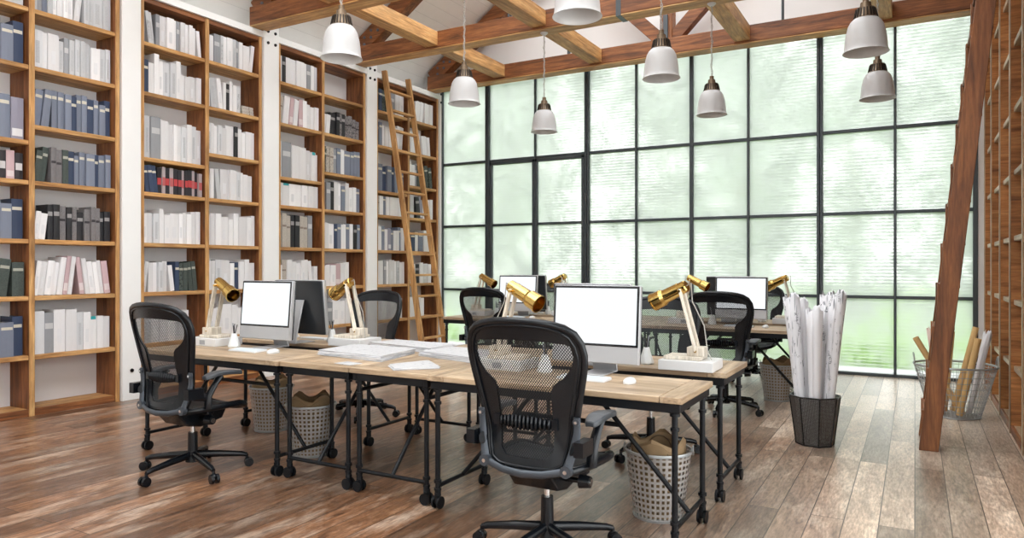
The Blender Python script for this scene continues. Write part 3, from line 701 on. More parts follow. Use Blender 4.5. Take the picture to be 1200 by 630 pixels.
for size, key, loc, an, (dp, th, h), lab, grp in allbooks[300:]:
    mb.M = Matrix.Translation(loc) @ Matrix.Rotation(-an if an != 'flat' else 0, 4, 'X') @ Matrix.Diagonal((dp, th, h, 1))
    i = keys.index(key)
    mb.bx(-1, 0, -.5, -.40, 0, 1, i); mb.bx(-1, 0, .40, .5, 0, 1, i); mb.bx(-.04, 0, -.4, .4, 0, 1, i)
    mb.bx(-.97, -.035, -.42, .42, .02, .97, len(keys))
    z0, z1 = BANDZ[key]
    if key not in 'w': mb.bx(0, .012, -.3 if key == 'l' else -.47, .3 if key == 'l' else .47, z0, z1, len(keys)+1+i)
mb.M = None
o = mb.build('shelved_books', mats, smooth=False)
tag(o, 'remaining small books filling the shelves nearer the window', 'books', kind='stuff')

# ------------------------------------------------------------------ ladders
def ladder(name, label, foot, top, y0, y1, rail_w, rail_t, rung_zs, tread_d, woods, far_label=None):
    t = empty(name, (foot[0], (y0+y1)/2, 0), 0, label, 'ladder')
    oy = (y0+y1)/2; fx = foot[0]
    dx = (top[0]-foot[0])/(top[1]-foot[1])
    sg = 1 if dx > 0 else -1
    for y in (y0, y1):
        q = MB(); h = rail_w/2
        q.prism([(-h, 0), (h, 0), (top[0]-fx+h, top[1]), (top[0]-fx-h, top[1])], y-oy-rail_t/2, y-oy+rail_t/2, ax='y')
        q.build('rail', woods[0], t, bevel=.004)
    for z in rung_zs:
        xc = dx*z
        MB().bx(xc-tread_d/2, xc+tread_d/2, y0-oy+rail_t/2-.002, y1-oy-rail_t/2+.002, z-.016, z+.016).build('rung', woods[1], t, bevel=.004)
    return t
ladder('wooden_ladder', 'light brown wooden ladder leaning on the bookcase beside the window', (-6.16, 0), (-6.89, 4.27), 8.36, 8.93, .085, .04, [.31+.306*k for k in range(13)], .07, (G['z'], G['y']))
tl = ladder('timber_ladder', 'heavy dark red-brown timber ladder leaning on the empty bookcase', (.088, 0), (.56, 4.34), 6.1, 6.62, .125, .07, [.28+.31*k for k in range(13)], .135, (W['z'], W['y']))
for k in range(13):
    z = .28+.31*k; xc = .1087*z
    for yy in (-.26+.035-.035, .26):
        q = MB(); q.prism([(xc-.062-.014, z+.016), (xc-.05, z+.016), (xc-.05-.02, z-.20), (xc-.062-.014, z-.20+.03)], yy-.033+ (0.0), yy+.033, ax='y')
        q.build('tread_cleat', W['z'], tl, bevel=.002, seg=1)

# ------------------------------------------------------------------ pendant lamps
def pendant():
    t = empty('pendant_lamp')
    s = MB(); pr = [(.160, 0), (.153, .010), (.148, .03), (.144, .08), (.136, .14), (.122, .195), (.105, .225), (.087, .242), (.078, .245)]
    inner = [(r-.004, z) for r, z in reversed(pr)]
    s.lathe(pr, 40); s.lathe([pr[0], inner[-1]], 40); s.lathe([inner[0], pr[-1]], 40); s.build('lamp_shade', M['lampshade'], t)
    s = MB(); s.lathe(inner, 40); s.build('shade_inside', M['white'], t)
    c = MB(); c.lathe([(0, .236), (.080, .236), (.083, .246), (.078, .252), (.063, .315), (.065, .322), (.040, .328), (.037, .362), (.022, .368), (.022, .40), (0, .40)], 32)
    cap = c.build('socket_cap', M['bronze'], t)
    f = MB()
    for k in range(20):
        q = 2*PI*k/20; ca, sa = math.cos(q), math.sin(q)
        f.bar((.0800*ca, .0800*sa, .252), (.0665*ca, .0665*sa, .313), .010, .010, up=(ca, sa, .2))
    f.build('cooling_fin', M['dkbronze'], cap)
    b = MB(); b.ball((0,0,.13), (.032,.032,.045)); b.cyl((0,0,.17),(0,0,.235),.02); b.build('light_bulb', M['white'], t)
    k = MB()
    n = 30; z0, z1 = .40, 1.145
    for i in range(n):
        z = z0+(z1-z0)*(i+.5)/n; h = (z1-z0)/n*.62; ax = (1,0) if i % 2 else (0,1)
        pts = [(ax[0]*.007*math.cos(q), ax[1]*.007*math.cos(q), z+h*math.sin(q)) for q in [2*PI*j/8 for j in range(8)]]
        k.tube(pts, .0028, 5, closed=True)
    k.build('chain', M['cable'], t)
    w = MB(); w.tube([(.012*math.sin(i*1.9), .012*math.cos(i*1.3), .36+(1.14-.36)*i/24) for i in range(25)], .0035, 6); w.build('cord', M['cable'], t)
    r = MB(); r.lathe([(0, 1.12), (.02, 1.12), (.045, 1.142), (.045, 1.15), (0, 1.15)], 20); r.build('ceiling_rose', M['white'], t)
    return t
PL = [((-3.994, 4.316), 'white bell pendant lamp hanging before the second bookcase from the window'), ((-4.005, 6.121), 'white bell pendant lamp hanging above the ladder end of the book wall'),
      ((-3.984, 7.885), 'small-looking white bell pendant lamp hanging before the glass double door'), ((-1.956, 4.358), 'white bell pendant lamp cut off at the top edge between two roof beams'),
      ((-1.951, 6.152), 'white bell pendant lamp on a chain before the middle of the glass wall'), ((-1.940, 7.906), 'white bell pendant lamp on a thin cord from the beam near the glass wall'),
      ((-0.332, 6.184), 'white bell pendant lamp directly above another lamp near the timber ladder'), ((-0.322, 7.947), 'white bell pendant lamp hanging lower than its neighbour beside the timber ladder')]
p0 = pendant()
for i, ((x, y), l) in enumerate(PL):
    o = p0 if i == 0 else dup(p0)
    o.location = (x, y, 3.01); o.rotation_euler.z = .4*i; o.scale = (1.04, 1.04, 1.065)
    tag(o, l, 'lamp', 'bell pendant lamps under the roof beams')

# ------------------------------------------------------------------ desks
DL, DW, DZ = 1.44, .578, .745
def desk_proto():
    t = empty('work_desk')
    hx, hy = DL/2, DW/2
    top = MB(); top.bx(-hx+.11, hx-.11, -hy, hy, DZ-.03, DZ)
    tp = top.build('desk_top', TT['x'], t, bevel=.003)
    for s in (-1, 1):
        MB().bx(min(s*hx, s*(hx-.108)), max(s*hx, s*(hx-.108)), -hy, hy, DZ-.03, DZ).build('end_board', TT['y'], tp, bevel=.003)
    f = MB(); z0, z1 = DZ-.075, DZ-.031; w = .03; ix, iy = hx-.015, hy-.012
    f.bx(-ix, ix, -iy, -iy+w, z0, z1); f.bx(-ix, ix, iy-w, iy, z0, z1); f.bx(-ix, -ix+w, -iy+w, iy-w, z0, z1); f.bx(ix-w, ix, -iy+w, iy-w, z0, z1)
    f.build('apron_frame', M['black'], t, bevel=.002, seg=1)
    lx, ly = hx-.045, hy-.04
    for sx in (-1, 1):
        for sy in (-1, 1):
            x, y = sx*lx, sy*ly
            g = MB().cyl((x,y,.085),(x,y,z0+.003),.0145,n=14)
            for z, r, h in ((.108,.021,.012),(.152,.022,.016),(.590,.021,.016),(.10,.018,.02),(z0-.012,.024,.012)): g.cyl((x,y,z-h/2),(x,y,z+h/2),r,n=14)
            leg = g.build('leg', M['black'], t)
            c = MB(); c.cyl((x-.011,y,.034),(x-.024,y,.034),.034,n=18); c.cyl((x+.011,y,.034),(x+.024,y,.034),.034,n=18)
            c.cyl((x-.012,y,.034),(x+.012,y,.034),.012,n=10); c.bx(x-.008,x+.008,y-.02,y+.016,.03,.09); c.cyl((x,y,.072),(x,y,.095),.019,.017,n=12)
            c.build('caster', M['black'], leg)
        MB().cyl((sx*lx,-ly,.125),(sx*lx,ly,.125),.0125,n=12).build('foot_bar', M['black'], t)
        MB().cyl((sx*lx,0,.125),(sx*(lx-.50),0,z0+.004),.0125,n=12).build('brace', M['black'], t)
        MB().bx(sx*(lx-.50)-.03, sx*(lx-.50)+.03, -iy+w, iy-w, z0-.0, z1).build('cross_rail', M['black'], t)
    MB().cyl((-lx+.36,0,.525),(lx-.36,0,.525),.0135,n=12).build('stretcher', M['black'], t)
    return t
D0 = desk_proto()
XA, XE, CY = -4.268, -1.652, 3.98
DX = {'A': (XA, 3.535, 0), 'B': (XA, 4.425, PI), 'C': (-3.252, CY, PI/2), 'D': (-2.667, CY, PI/2), 'E': (XE, 3.535, 0), 'F': (XE, 4.425, PI)}
ZN = {'A': 'at the bookcase end of the bench close to the camera, on the camera side', 'B': 'bookcase end of the close bench, on its window side', 'C': 'crosswise under the two long paper stacks',
      'D': 'crosswise under the square writing pad', 'E': 'in front of the large chair, with the big lit monitor', 'F': 'behind the big lit monitor, with a lamp on a white box'}
DLAB = {('A',0): 'oak and black pipe desk under the lit monitor by the book wall', ('B',0): 'oak and black pipe desk under the black-backed monitor by the book wall',
        ('C',0): 'oak and black pipe desk set crosswise, under the wide paper stack', ('D',0): 'oak and black pipe desk set crosswise, carrying the loose writing pad',
        ('E',0): 'oak and black pipe desk under the big lit monitor, before the large mesh chair', ('F',0): 'oak and black pipe desk carrying a brass lamp on white box behind big monitor',
        ('A',1): 'oak and black pipe desk by the glass double door, under the small lit monitor', ('B',1): 'oak and black pipe desk standing closest to the glass double door',
        ('C',1): 'oak and black pipe desk set crosswise by the glass wall, ladder side', ('D',1): 'oak and black pipe desk set crosswise by the glass wall, lamp side',
        ('E',1): 'oak and black pipe desk by the glass wall, before the paper roll bin', ('F',1): 'oak and black pipe desk closest to the glass wall behind the paper roll bin'}
first = True
BOFF = 3.88
for bi in (0, 1):
    for k, (x, y, rz) in DX.items():
        o = D0 if first else dup(D0); first = False
        o.location = (x, y+bi*BOFF, 0); o.rotation_euler.z = rz
        tag(o, DLAB[(k, bi)], 'desk', 'oak and black pipe desks of the close bench' if bi == 0 else 'oak and black pipe desks of the bench by the glass')

# ------------------------------------------------------------------ mesh office chairs
def ray_poly(poly, c, ang):
    d = Vector((math.cos(ang), math.sin(ang))); best = None
    n = len(poly)
    for i in range(n):
        p = Vector(poly[i])-Vector(c); q = Vector(poly[(i+1) % n])-Vector(c); e = q-p
        den = d.x*e.y-d.y*e.x
        if abs(den) < 1e-9: continue
        t = (p.x*e.y-p.y*e.x)/den; u = (p.x*d.y-p.y*d.x)/den
        if t > 0 and -1e-6 <= u <= 1+1e-6 and (best is None or t > best): best = t
    return (c[0]+d.x*best, c[1]+d.y*best)
def spline(pts, n=6):
    # closed Catmull-Rom
    out = []; m = len(pts)
    for i in range(m):
        p0, p1, p2, p3 = (Vector(pts[(i+j-1) % m]) for j in range(4))
        for k in range(n):
            t = k/n
            out.append(tuple(.5*((2*p1)+(p2-p0)*t+(2*p0-5*p1+4*p2-p3)*t*t+(3*p1-p0-3*p2+p3)*t**3)))
    return out
def office_chair():
    t = empty('office_chair')
    # --- back
    half = [(0,.435),(.13,.437),(.19,.455),(.212,.52),(.226,.62),(.245,.72),(.268,.82),(.287,.91),(.292,.97),(.280,1.03),(.245,1.075),(.18,1.10),(.09,1.112),(0,1.115)]
    outer = spline(half+[(-x, z) for x, z in reversed(half[1:-1])], 4)
    hin = [(0,.495),(.10,.495),(.132,.53),(.135,.62),(.135,.74),(.138,.80),(.150,.835),(.195,.865),(.232,.905),(.248,.96),(.236,1.015),(.19,1.02),(.10,1.028),(0,1.030)]
    inner = hin+[(-x, z) for x, z in reversed(hin[1:-1])]
    c = (0, .80)
    def yb(x, z):
        base = -.205 - .03*((z-.62)/.2)**2*(1 if z < .62 else 0) - (.22*(z-.62)+.10*max(0, z-.85)**2 if z > .62 else 0)
        return base+.75*x*x
    NA = 96
    O = [ray_poly(outer, c, 2*PI*k/NA+.001) for k in range(NA)]
    I = [ray_poly(inner, c, 2*PI*k/NA+.001) for k in range(NA)]
    fr = MB()
    vs = []
    for rows in (O, I):
        for x, z in rows: vs.append((x, yb(x, z)-.008, z))
    for rows in (O, I):
        for x, z in rows: vs.append((x, yb(x, z)+.010, z))
    fs = []
    for k in range(NA):
        j = (k+1) % NA
        fs += [(k, j, NA+j, NA+k), (2*NA+k, 3*NA+k, 3*NA+j, 2*NA+j), (NA+k, NA+j, 3*NA+j, 3*NA+k), (k, 2*NA+k, 2*NA+j, j)]
    fr._add(vs, fs)
    fr.tube([(x*.985, yb(x, z)-.002, z) for x, z in O[::2]], .0165, 10, closed=True)
    fr.build('back_frame', M['chair_black'], t, angle=50)
    # ridge line inside the outer rim
    rd = MB(); rd.tube([(c[0]+(x-c[0])*.90, yb(x*.90, c[1]+(z-c[1])*.94)-.010, c[1]+(z-c[1])*.94) for x, z in O[::2]], .007, 8, closed=True)
    rd.build('back_rim', M['chair_black'], t)
    ms = MB(); rings = 7
    vs = []; 
    for r in range(rings+1):
        for x, z in I:
            f = r/rings; X = c[0]+(x-c[0])*f*1.01; Zz = c[1]+(z-c[1])*f*1.01
            vs.append((X, yb(X, Zz)+.001, Zz))
    fs = []; uvs = []
    for r in range(rings):
        for k in range(NA):
            j = (k+1) % NA
            q = (r*NA+k, r*NA+j, (r+1)*NA+j, (r+1)*NA+k); fs.append(q)
            uvs.append(tuple((vs[i][0]/.6+.5, (vs[i][2]-.4)/.75) for i in q))
    ms._add(vs, fs, 0, uvs)
    ms.build('back_mesh', M['chairmesh'], t, fix=False)
    # lumbar pad
    lp = MB()
    for k in range(13):
        x = -.12+.24*k/12; h = .036*(1-(abs(x)/.15)**2*.55)
        lp.ball((x, yb(x, .655)-.016, .655), (.0095, .017, h), 8, 6)
    def lf(u, v):
        x = -.14+.28*u; h = .032*(1-(abs(x)/.16)**2*.6); z = .655+h*(2*v-1); return (x, yb(x, z)-.012, z)
    lp.grid(lf, 20, 4, uv=False)
    for s in (-1, 1): lp.bx(s*.146-.014, s*.146+.014, yb(.146,.655)-.026, yb(.146,.655)-.008, .632, .678)
    lp.build('lumbar_pad', M['chair_black'], t)
    # grey bracket
    br = MB()
    for s in (-1, 1):
        pts = [(s*.243, yb(.24,.68)-.022, .695), (s*.240, yb(.24,.62)-.03, .62), (s*.226, yb(.22,.54)-.032, .54), (s*.205, yb(.2,.46)-.03, .465)]
        br.tube(pts, [.016,.018,.019,.022], 10, sx=.55, up=(1,0,0))
        br.cyl((s*.205, yb(.2,.46)-.045, .462), (s*.205, yb(.2,.46)-.016, .462), .027, n=16)
        br.cyl((s*.242, yb(.24,.67)-.036, .675), (s*.242, yb(.24,.67)-.018, .675), .016, n=12)
    br.tube([(-.19, yb(.2,.46)-.032,.458), (-.10, yb(.1,.44)-.03,.440), (0, yb(0,.43)-.03,.434), (.10, yb(.1,.44)-.03,.440), (.19, yb(.2,.46)-.032,.458)], .017, 10, sx=.6, up=(0,0,1))
    bo = br.build('back_bracket', M['chair_grey'], t)
    sc = MB()
    for s in (-1, 1):
        sc.cyl((s*.205, yb(.2,.46)-.050, .462), (s*.205, yb(.2,.46)-.044, .462), .009, n=10); sc.cyl((s*.242, yb(.24,.67)-.041, .675), (s*.242, yb(.24,.67)-.035, .675), .007, n=10)
    sc.build('screw', M['chrome'], bo)
    # --- seat
    half = [(0,-.20),(.15,-.20),(.205,-.17),(.235,-.08),(.252,.05),(.250,.16),(.215,.235),(.12,.262),(0,.268)]
    so = spline(half+[(-x, y) for x, y in reversed(half[1:-1])], 4)
    def zs(x, y): return .462-.016*(1-min(1, (x/.25)**2))-.9*max(0, y-.15)**2*3
    sf = MB(); sf.tube([(x, y, zs(x, y)-.008) for x, y in so[::2]], .021, 10, closed=True)
    sf.build('seat_frame', M['chair_black'], t)
    sm = MB(); cs = (0, .03); vs = []; ns = len(so)
    for r in range(6):
        for x, y in so:
            f = r/5; X = x*f; Yy = cs[1]+(y-cs[1])*f; vs.append((X, Yy, zs(X, Yy)))
    fs = []; uvs = []
    for r in range(5):
        for k in range(ns):
            j = (k+1) % ns; q = (r*ns+k, r*ns+j, (r+1)*ns+j, (r+1)*ns+k); fs.append(q); uvs.append(tuple((vs[i][0]+.5, vs[i][1]+.5) for i in q))
    sm._add(vs, fs, 0, uvs); sm.build('seat_mesh', M['seatmesh'], t, fix=False)
    # --- mechanism
    mc = MB(); mc.prism([(-.20,.425),(.10,.425),(.17,.40),(.14,.345),(-.02,.315),(-.12,.335)], -.115, .115, ax='x')
    mc.bx(-.225, .225, -.06, -.01, .405, .44)
    mo = mc.build('tilt_mechanism', M['chair_black'], t, bevel=.008)
    kn = MB(); kn.cyl((.115,-.03,.37),(.205,-.03,.37),.012,n=10); kn.cyl((.185,-.03,.37),(.235,-.03,.37),.034,.026,n=16)
    kn.build('tension_knob', M['chair_black'], mo)
    kn = MB(); kn.cyl((.23,-.03,.37),(.240,-.03,.37),.016,n=14); kn.build('knob_cap', M['chrome'], mo)
    # --- arms
    for s in (-1, 1):
        a = MB(); a.tube([(s*.225,-.215,.56),(s*.258,-.17,.545),(s*.266,-.08,.53)], [.028,.026,.026], 10, sx=.7, up=(0,0,1))
        a.tube([(s*.266,-.09,.46),(s*.270,-.09,.54),(s*.272,-.04,.61),(s*.270,0.,.655)], [.026,.027,.022,.026], 10, sx=.8)
        a.bx(s*.272-.022, s*.272+.022, -.25, -.14, .535, .60)
        ao = a.build('armrest', M['chair_black'], t)
        p = MB()
        def pf(u, v, top=True):
            y = -.12+.28*u; wdt = .046*math.sin(PI*min(1, max(0, (u*.96+.02)))**.9)**.35*(1-.12*u); x = s*.270+wdt*(2*v-1)
            return (x, y, .672+.016*math.sin(PI*(1-u)*.9)-.004*(2*v-1)**2-.02*max(0,.25-u)*2)
        n, k = 16, 6
        vs = [pf(i/n, j/k) for i in range(n+1) for j in range(k+1)]
        vb = [(x, y, z-.024) for x, y, z in vs]
        Q = (n+1)*(k+1); fs = []
        for i in range(n):
            for j in range(k):
                q = (i*(k+1)+j, (i+1)*(k+1)+j, (i+1)*(k+1)+j+1, i*(k+1)+j+1); fs.append(q); fs.append(tuple(Q+e for e in reversed(q)))
        for i in range(n):
            for j in (0, k):
                q = (i*(k+1)+j, (i+1)*(k+1)+j); fs.append((q[0], q[1], Q+q[1], Q+q[0]))
        for j in range(k):
            for i in (0, n):
                q = (i*(k+1)+j, i*(k+1)+j+1); fs.append((q[0], q[1], Q+q[1], Q+q[0]))
        p._add(vs+vb, fs)
        p.build('arm_pad', M['arm'], ao, bevel=.006, angle=60)
    # --- column and base
    MB().cyl((0,0,.10),(0,0,.265),.033,.029,n=20).build('column_sleeve', M['chair_black'], t)
    MB().cyl((0,0,.26),(0,0,.345),.0145,n=16).build('gas_column', M['chrome'], t)
    return t
def star_base(parent, ang):
    b = MB(); b.cyl((0,0,.075),(0,0,.135),.046,.038,n=20)
    for k in range(5):
        q = ang+2*PI*k/5; ca, sa = math.cos(q), math.sin(q)
        b.tube([(.02*ca,.02*sa,.118),(.16*ca,.16*sa,.106),(.30*ca,.30*sa,.088),(.335*ca,.335*sa,.078)], [.026,.023,.018,.014], 8, sx=.9, up=(0,0,1))
    bo = b.build('star_base', M['chair_black'], parent, angle=55)
    for k in range(5):
        q = ang+2*PI*k/5; ca, sa = math.cos(q), math.sin(q); cx, cy = .335*ca, .335*sa
        w = MB(); ax = Vector((-sa, ca, 0)); o = Vector((cx, cy, .029))+Vector((ca, sa, 0))*.012
        w.cyl(o-ax*.026, o-ax*.008, .029, n=18); w.cyl(o+ax*.008, o+ax*.026, .029, n=18); w.cyl(o-ax*.01, o+ax*.01, .010, n=10)
        w.cyl((cx, cy, .05), (cx, cy, .082), .010, n=10); w.ball((cx+.006*ca, cy+.006*sa, .046), (.022,.022,.016), 10, 6)
        w.build('caster', M['chair_black'], bo)
CH = [((-4.137, 3.07), 0, -88, 'black mesh office chair facing the lit monitor by the book wall'),
      ((-1.52, 3.04), 0, -171, 'large black mesh office chair seen from behind, before the big lit monitor'),
      ((-4.40, 4.99), PI, 20, 'black mesh office chair facing the black-backed monitor, before the wooden ladder'),
      ((-1.66, 4.99), PI, 35, 'black mesh office chair facing the camera beside the brass lamp on white box'),
      ((-4.10, 6.86), 0, 10, 'black mesh office chair at the window bench by the glass double door'),
      ((-1.55, 6.83), 0, -18, 'black mesh office chair at the window bench, wheels beside the brown wastebasket'),
      ((-4.40, 8.87), PI, 50, 'black mesh office chair between the window bench and the glass double door'),
      ((-1.66, 8.87), PI, 15, 'black mesh office chair between the window bench and the tall glass panes')]
ch0 = office_chair()
proto_kids = list(ch0.children)
for i, ((x, y), rz, sa, l) in enumerate(CH):
    if i == 0: o = ch0
    else:
        o = ch0.copy(); C.objects.link(o)
        for k in proto_kids: dup(k, o)
    o.location = (x, y, 0); o.rotation_euler.z = rz
    tag(o, l, 'chair', 'black mesh office chairs')
    star_base(o, R(sa)-rz)

# ------------------------------------------------------------------ things on the desks
def monitor():
    t = empty('computer_monitor')          # screen faces -Y, origin on the desk below the stand
    T = Matrix.Translation((0, -.02, .265)) @ Matrix.Rotation(R(-5), 4, 'X')
    w2 = .262
    b = MB(); b.M = T; b.bx(-w2, w2, -.018, .016, -.20, .235); b.build('screen_body', M['alu'], t, bevel=.006)
    b = MB(); b.M = T; b.bx(-w2+.001, w2-.001, .0165, .030, -.196, .233); b.build('back_cover', M['blackback'], t, bevel=.008)
    b = MB(); b.M = T; b.bx(-w2+.004, w2-.004, -.0205, -.017, -.105, .231); b.build('bezel', M['bezel'], t, bevel=.003)
    b = MB(); b.M = T; b.bx(-w2+.017, w2-.017, -.0220, -.0198, -.092, .218); b.build('display', M['screen'], t)
    s = MB(); s.prism([(.028, .34), (.040, .34), (.128, .012), (.128, 0), (-.09, 0), (-.09, .007), (.116, .007)], -.075, .075, ax='x')
    s.build('stand', M['alu'], t, bevel=.003)
    q = MB(); q.cyl((0, .070, .175), (0, .090, .181), .019, n=16); q.build('cable_port', M['bezel'], t)
    return t
def keyboard():
    t = empty('keyboard')
    q = MB(); q.prism([(-.057, 0), (.057, 0), (.057, .014), (-.057, .007)], -.14, .14, ax='x'); q.build('keyboard_base', M['white'], t, bevel=.002)
    k = MB()
    for r in range(5):
        for c in range(14):
            x = -.128+c*.0197; y = -.043+r*.0215; z = .0075+.0613*(y+.057)
            if r == 0 and 4 <= c <= 8:
                if c == 4: k.bx(x-.008, x+.0197*4+.008, y-.0085, y+.0085, z, z+.003)
                continue
            k.bx(x-.008, x+.008, y-.0085, y+.0085, z, z+.003)
    k.build('key', M['keys'], t, smooth=False)
    return t
def mouse():
    t = empty('computer_mouse')
    q = MB(); q.ball((0,0,.008), (.031,.054,.024), 20, 10); q.v = [(x, y, max(z, 0)) for x, y, z in q.v]; q.build('mouse_shell', M['white'], t)
    MB().ball((0,.025,.0295),(.004,.006,.004),8,5).build('scroll_ball', M['alu'], t)
    return t
def pen_pot():
    t = empty('pen_holder')
    q = MB(); n = 7; pr = [(.042,0),(.048,.012),(.030,.065),(.018,.105)]
    vs = []
    for i, (r, z) in enumerate(pr):
        for k in range(n):
            a = 2*PI*(k+.5*(i % 2))/n; vs.append((r*math.cos(a), r*math.sin(a), z))
    fs = []
    for i in range(3):
        for k in range(n):
            j = (k+1) % n
            a, b2, c2, d = i*n+k, i*n+j, (i+1)*n+j, (i+1)*n+k
            if i % 2 == 0: fs += [(a, b2, d), (b2, c2, d)]
            else: fs += [(a, b2, c2), (a, c2, d)]
    fs.append(tuple(range(n-1, -1, -1))); q._add(vs, fs); q.build('faceted_pot', M['vase'], t, smooth=False)
    for k, (dx, dy, h, m) in enumerate(((.022,.006,.17,'pen'),(-.016,.012,.18,'pencil'),(.004,-.018,.165,'pen'),(-.006,.02,.175,'pen'))):
        MB().cyl((-dx*.25,-dy*.25,.05),(dx,dy,h),.0035,n=8).build('pen', M[m], t)
    return t
def desk_lamp():
    # head points along +X and a little to -Y and down; origin on the box it stands on
    t = empty('desk_lamp')
    q = MB(); q.bx(-.05,.17,-.085,.085,0,.022); q.bx(-.06,.04,-.05,.05,.022,.075); q.build('lamp_base', LW, t, bevel=.004)
    top = Vector((.175, 0, .415)); 
    for y in (-.04, .04):
        MB().bar((-.01,y,.05),(-.01+.0,y,.05)+Vector((0,0,0)) if False else (top.x-.09, y, top.z), .014, .034, up=(0,1,0)).build('lamp_arm', LW, t, bevel=.003)
    MB().cyl((-.01,-.056,.052),(-.01,.056,.052),.008,n=10).build('pivot_pin', M['brass'], t)
    MB().cyl((top.x-.09,-.058,top.z-.012),(top.x-.09,.058,top.z-.012),.009,n=10).build('pivot_pin', M['brass'], t)
    d = Vector((.86, -.16, -.42)).normalized()
    a = Vector((top.x-.125, .012, top.z+.02))
    u = d.cross(Vector((0,0,1))).normalized(); w = u.cross(d)
    rot = Matrix((u, w, d)).transposed().to_4x4(); h = MB(); h.M = Matrix.Translation(a) @ rot
    h.lathe([(0,0),(.030,.0),(.036,.006),(.038,.05),(.040,.052),(.040,.06),(.042,.155),(.052,.175),(.053,.235),(.056,.236),(.056,.246),(.050,.246),(.048,.18),(.038,.15),(.034,.02),(0,.02)], 32)
    ho = h.build('lamp_head', M['brass'], t, angle=25)
    g = MB(); g.M = h.M; g.lathe([(0,.09),(.022,.09),(.026,.14),(.018,.175),(0,.18)], 20); g.build('light_bulb', M['brass_in'], ho)
    c = MB(); c.tube([a-d*.0, a-d*.03+Vector((0,0,.004)), Vector((.02,0,.34)), Vector((-.05,.0,.2)), Vector((-.07,0,.05)), Vector((-.10,.03,.006))], .0032, 6); c.build('lamp_cord', M['cable'], t)
    return t
def paper_box():
    t = empty('white_box')
    MB().bx(-.17,.15,-.125,.125,0,.058).build('box_body', M['white'], t, bevel=.003)
    MB().bx(-.03,.03,-.1275,-.1245,.012,.045).build('box_label', M['greyink'], t)
    return t
mon0, kb0, ms0, pp0, dl0, bx0 = monitor(), keyboard(), mouse(), pen_pot(), desk_lamp(), paper_box()
used = set()
def put(proto, x, y, z, rz, label, cat, group):
    o = proto if proto.name not in used else dup(proto)
    used.add(proto.name)
    o.location = (x, y, z); o.rotation_euler.z = rz
    return tag(o, label, cat, group)
ST_N = {('A',0): ('by the book wall, with the lit monitor', 'camera-side desk by the book wall'), ('B',0): ('by the book wall', 'window-side desk by the book wall'),
        ('E',0): ('', 'desk of the large chair'), ('F',0): ('', 'desk behind the big lit monitor'),
        ('A',1): ('', 'desk facing the glass double door'), ('B',1): ('', 'desk closest to the glass double door'), ('E',1): ('', 'desk near the paper roll bin'), ('F',1): ('', 'desk closest to the tall glass panes')}
STN = {('A',0): 'the desk of the lit monitor by the book wall', ('B',0): 'the desk of the black-backed monitor by the book wall', ('E',0): 'the desk of the large mesh chair', ('F',0): 'the desk behind the big lit monitor',
       ('A',1): 'the window bench by the glass double door', ('B',1): 'the desk closest to the glass double door', ('E',1): 'the window bench near the paper roll bin', ('F',1): 'the desk closest to the tall glass panes'}
for bi in (0, 1):
    for k, x0, sg in (('A', XA, 1), ('B', XA, -1), ('E', XE, 1), ('F', XE, -1)):
        rz = 0 if sg == 1 else PI
        def P(dx, dy, jit=True):  # station-local, dy measured from the bench's middle line towards the sitter
            return x0+sg*dx, CY+bi*BOFF-sg*dy
        S = STN[(k, bi)]
        x, y = P({'A': .05, 'B': .04, 'E': .08, 'F': .12}[k], .20); put(mon0, x, y, DZ, rz, ('black-backed computer monitor on ' if sg < 0 else 'lit computer monitor on ')+S, 'monitor', 'computer monitors')
        x, y = P(.10, .44); put(kb0, x, y, DZ, rz, 'slim pale keyboard on '+S, 'keyboard', 'pale keyboards')
        x, y = P(.36, .44); put(ms0, x, y, DZ, rz, 'small white mouse on '+S, 'mouse', 'white mice')
        x, y = P(-.195, .315); put(pp0, x, y, DZ, rz+.4, 'white pen holder on '+S, 'pen holder', 'white pen holders')
        x, y = P(-.48, .25); put(bx0, x, y, DZ, rz, 'white lamp box on '+S, 'box', 'white boxes under the lamps')
        x, y = P(-.52, .25); put(dl0, x, y, DZ+.058, rz, 'brass desk lamp on '+S, 'desk lamp', 'brass desk lamps')
# paper stacks, pad and sheets on the crosswise desks
def stack(name, pts, h, label, cat, n=7, seed=1):
    t = empty(name, (pts[0][0], pts[0][1], DZ), 0, label, cat)
    rg = random.Random(seed); q = MB(); ox, oy = pts[0]
    for i in range(n):
        j = [(a-ox+rg.uniform(-.008,.008), b-oy+rg.uniform(-.008,.008)) for a, b in pts]
        q.prism(j, h*i/n+.0004, h*(i+1)/n)
    q.build('paper_sheets', M['stackedge'], t, smooth=False)
    MB().prism([(a-ox, b-oy) for a, b in pts], h, h+.0012).build('top_sheet', M['sheet'], t, smooth=False)
    return t
stack('paper_stack', [(-3.56,3.62),(-2.95,3.55),(-3.04,4.02),(-3.60,4.03)], .036, 'wide stack of grey drawing sheets on the crosswise desk close to the camera', 'paper stack', seed=1)
stack('paper_stack', [(-3.60,4.20),(-2.95,4.08),(-2.97,4.40),(-3.55,4.46)], .034, 'long stack of grey drawing sheets behind the wide stack, before the lamp', 'paper stack', seed=2)
stack('paper_stack', [(-2.93,3.92),(-2.42,3.79),(-2.40,4.20),(-2.90,4.26)], .034, 'stack of grey drawing sheets partly hidden by the large chair back', 'paper stack', seed=3)
o = stack('writing_pad', [(-2.79,3.43),(-2.645,3.30),(-2.45,3.49),(-2.70,3.70)], .012, 'single thin white writing pad lying askew near the desk edge', 'pad', n=3, seed=4)
tag(MB().prism([(-3.38,4.50),(-3.05,4.52),(-3.05,4.68),(-3.36,4.68)], DZ+.0005, DZ+.004).build('paper_sheet', M['sheet'], smooth=False), 'thin white paper sheet at the far side of the crosswise desks', 'paper')
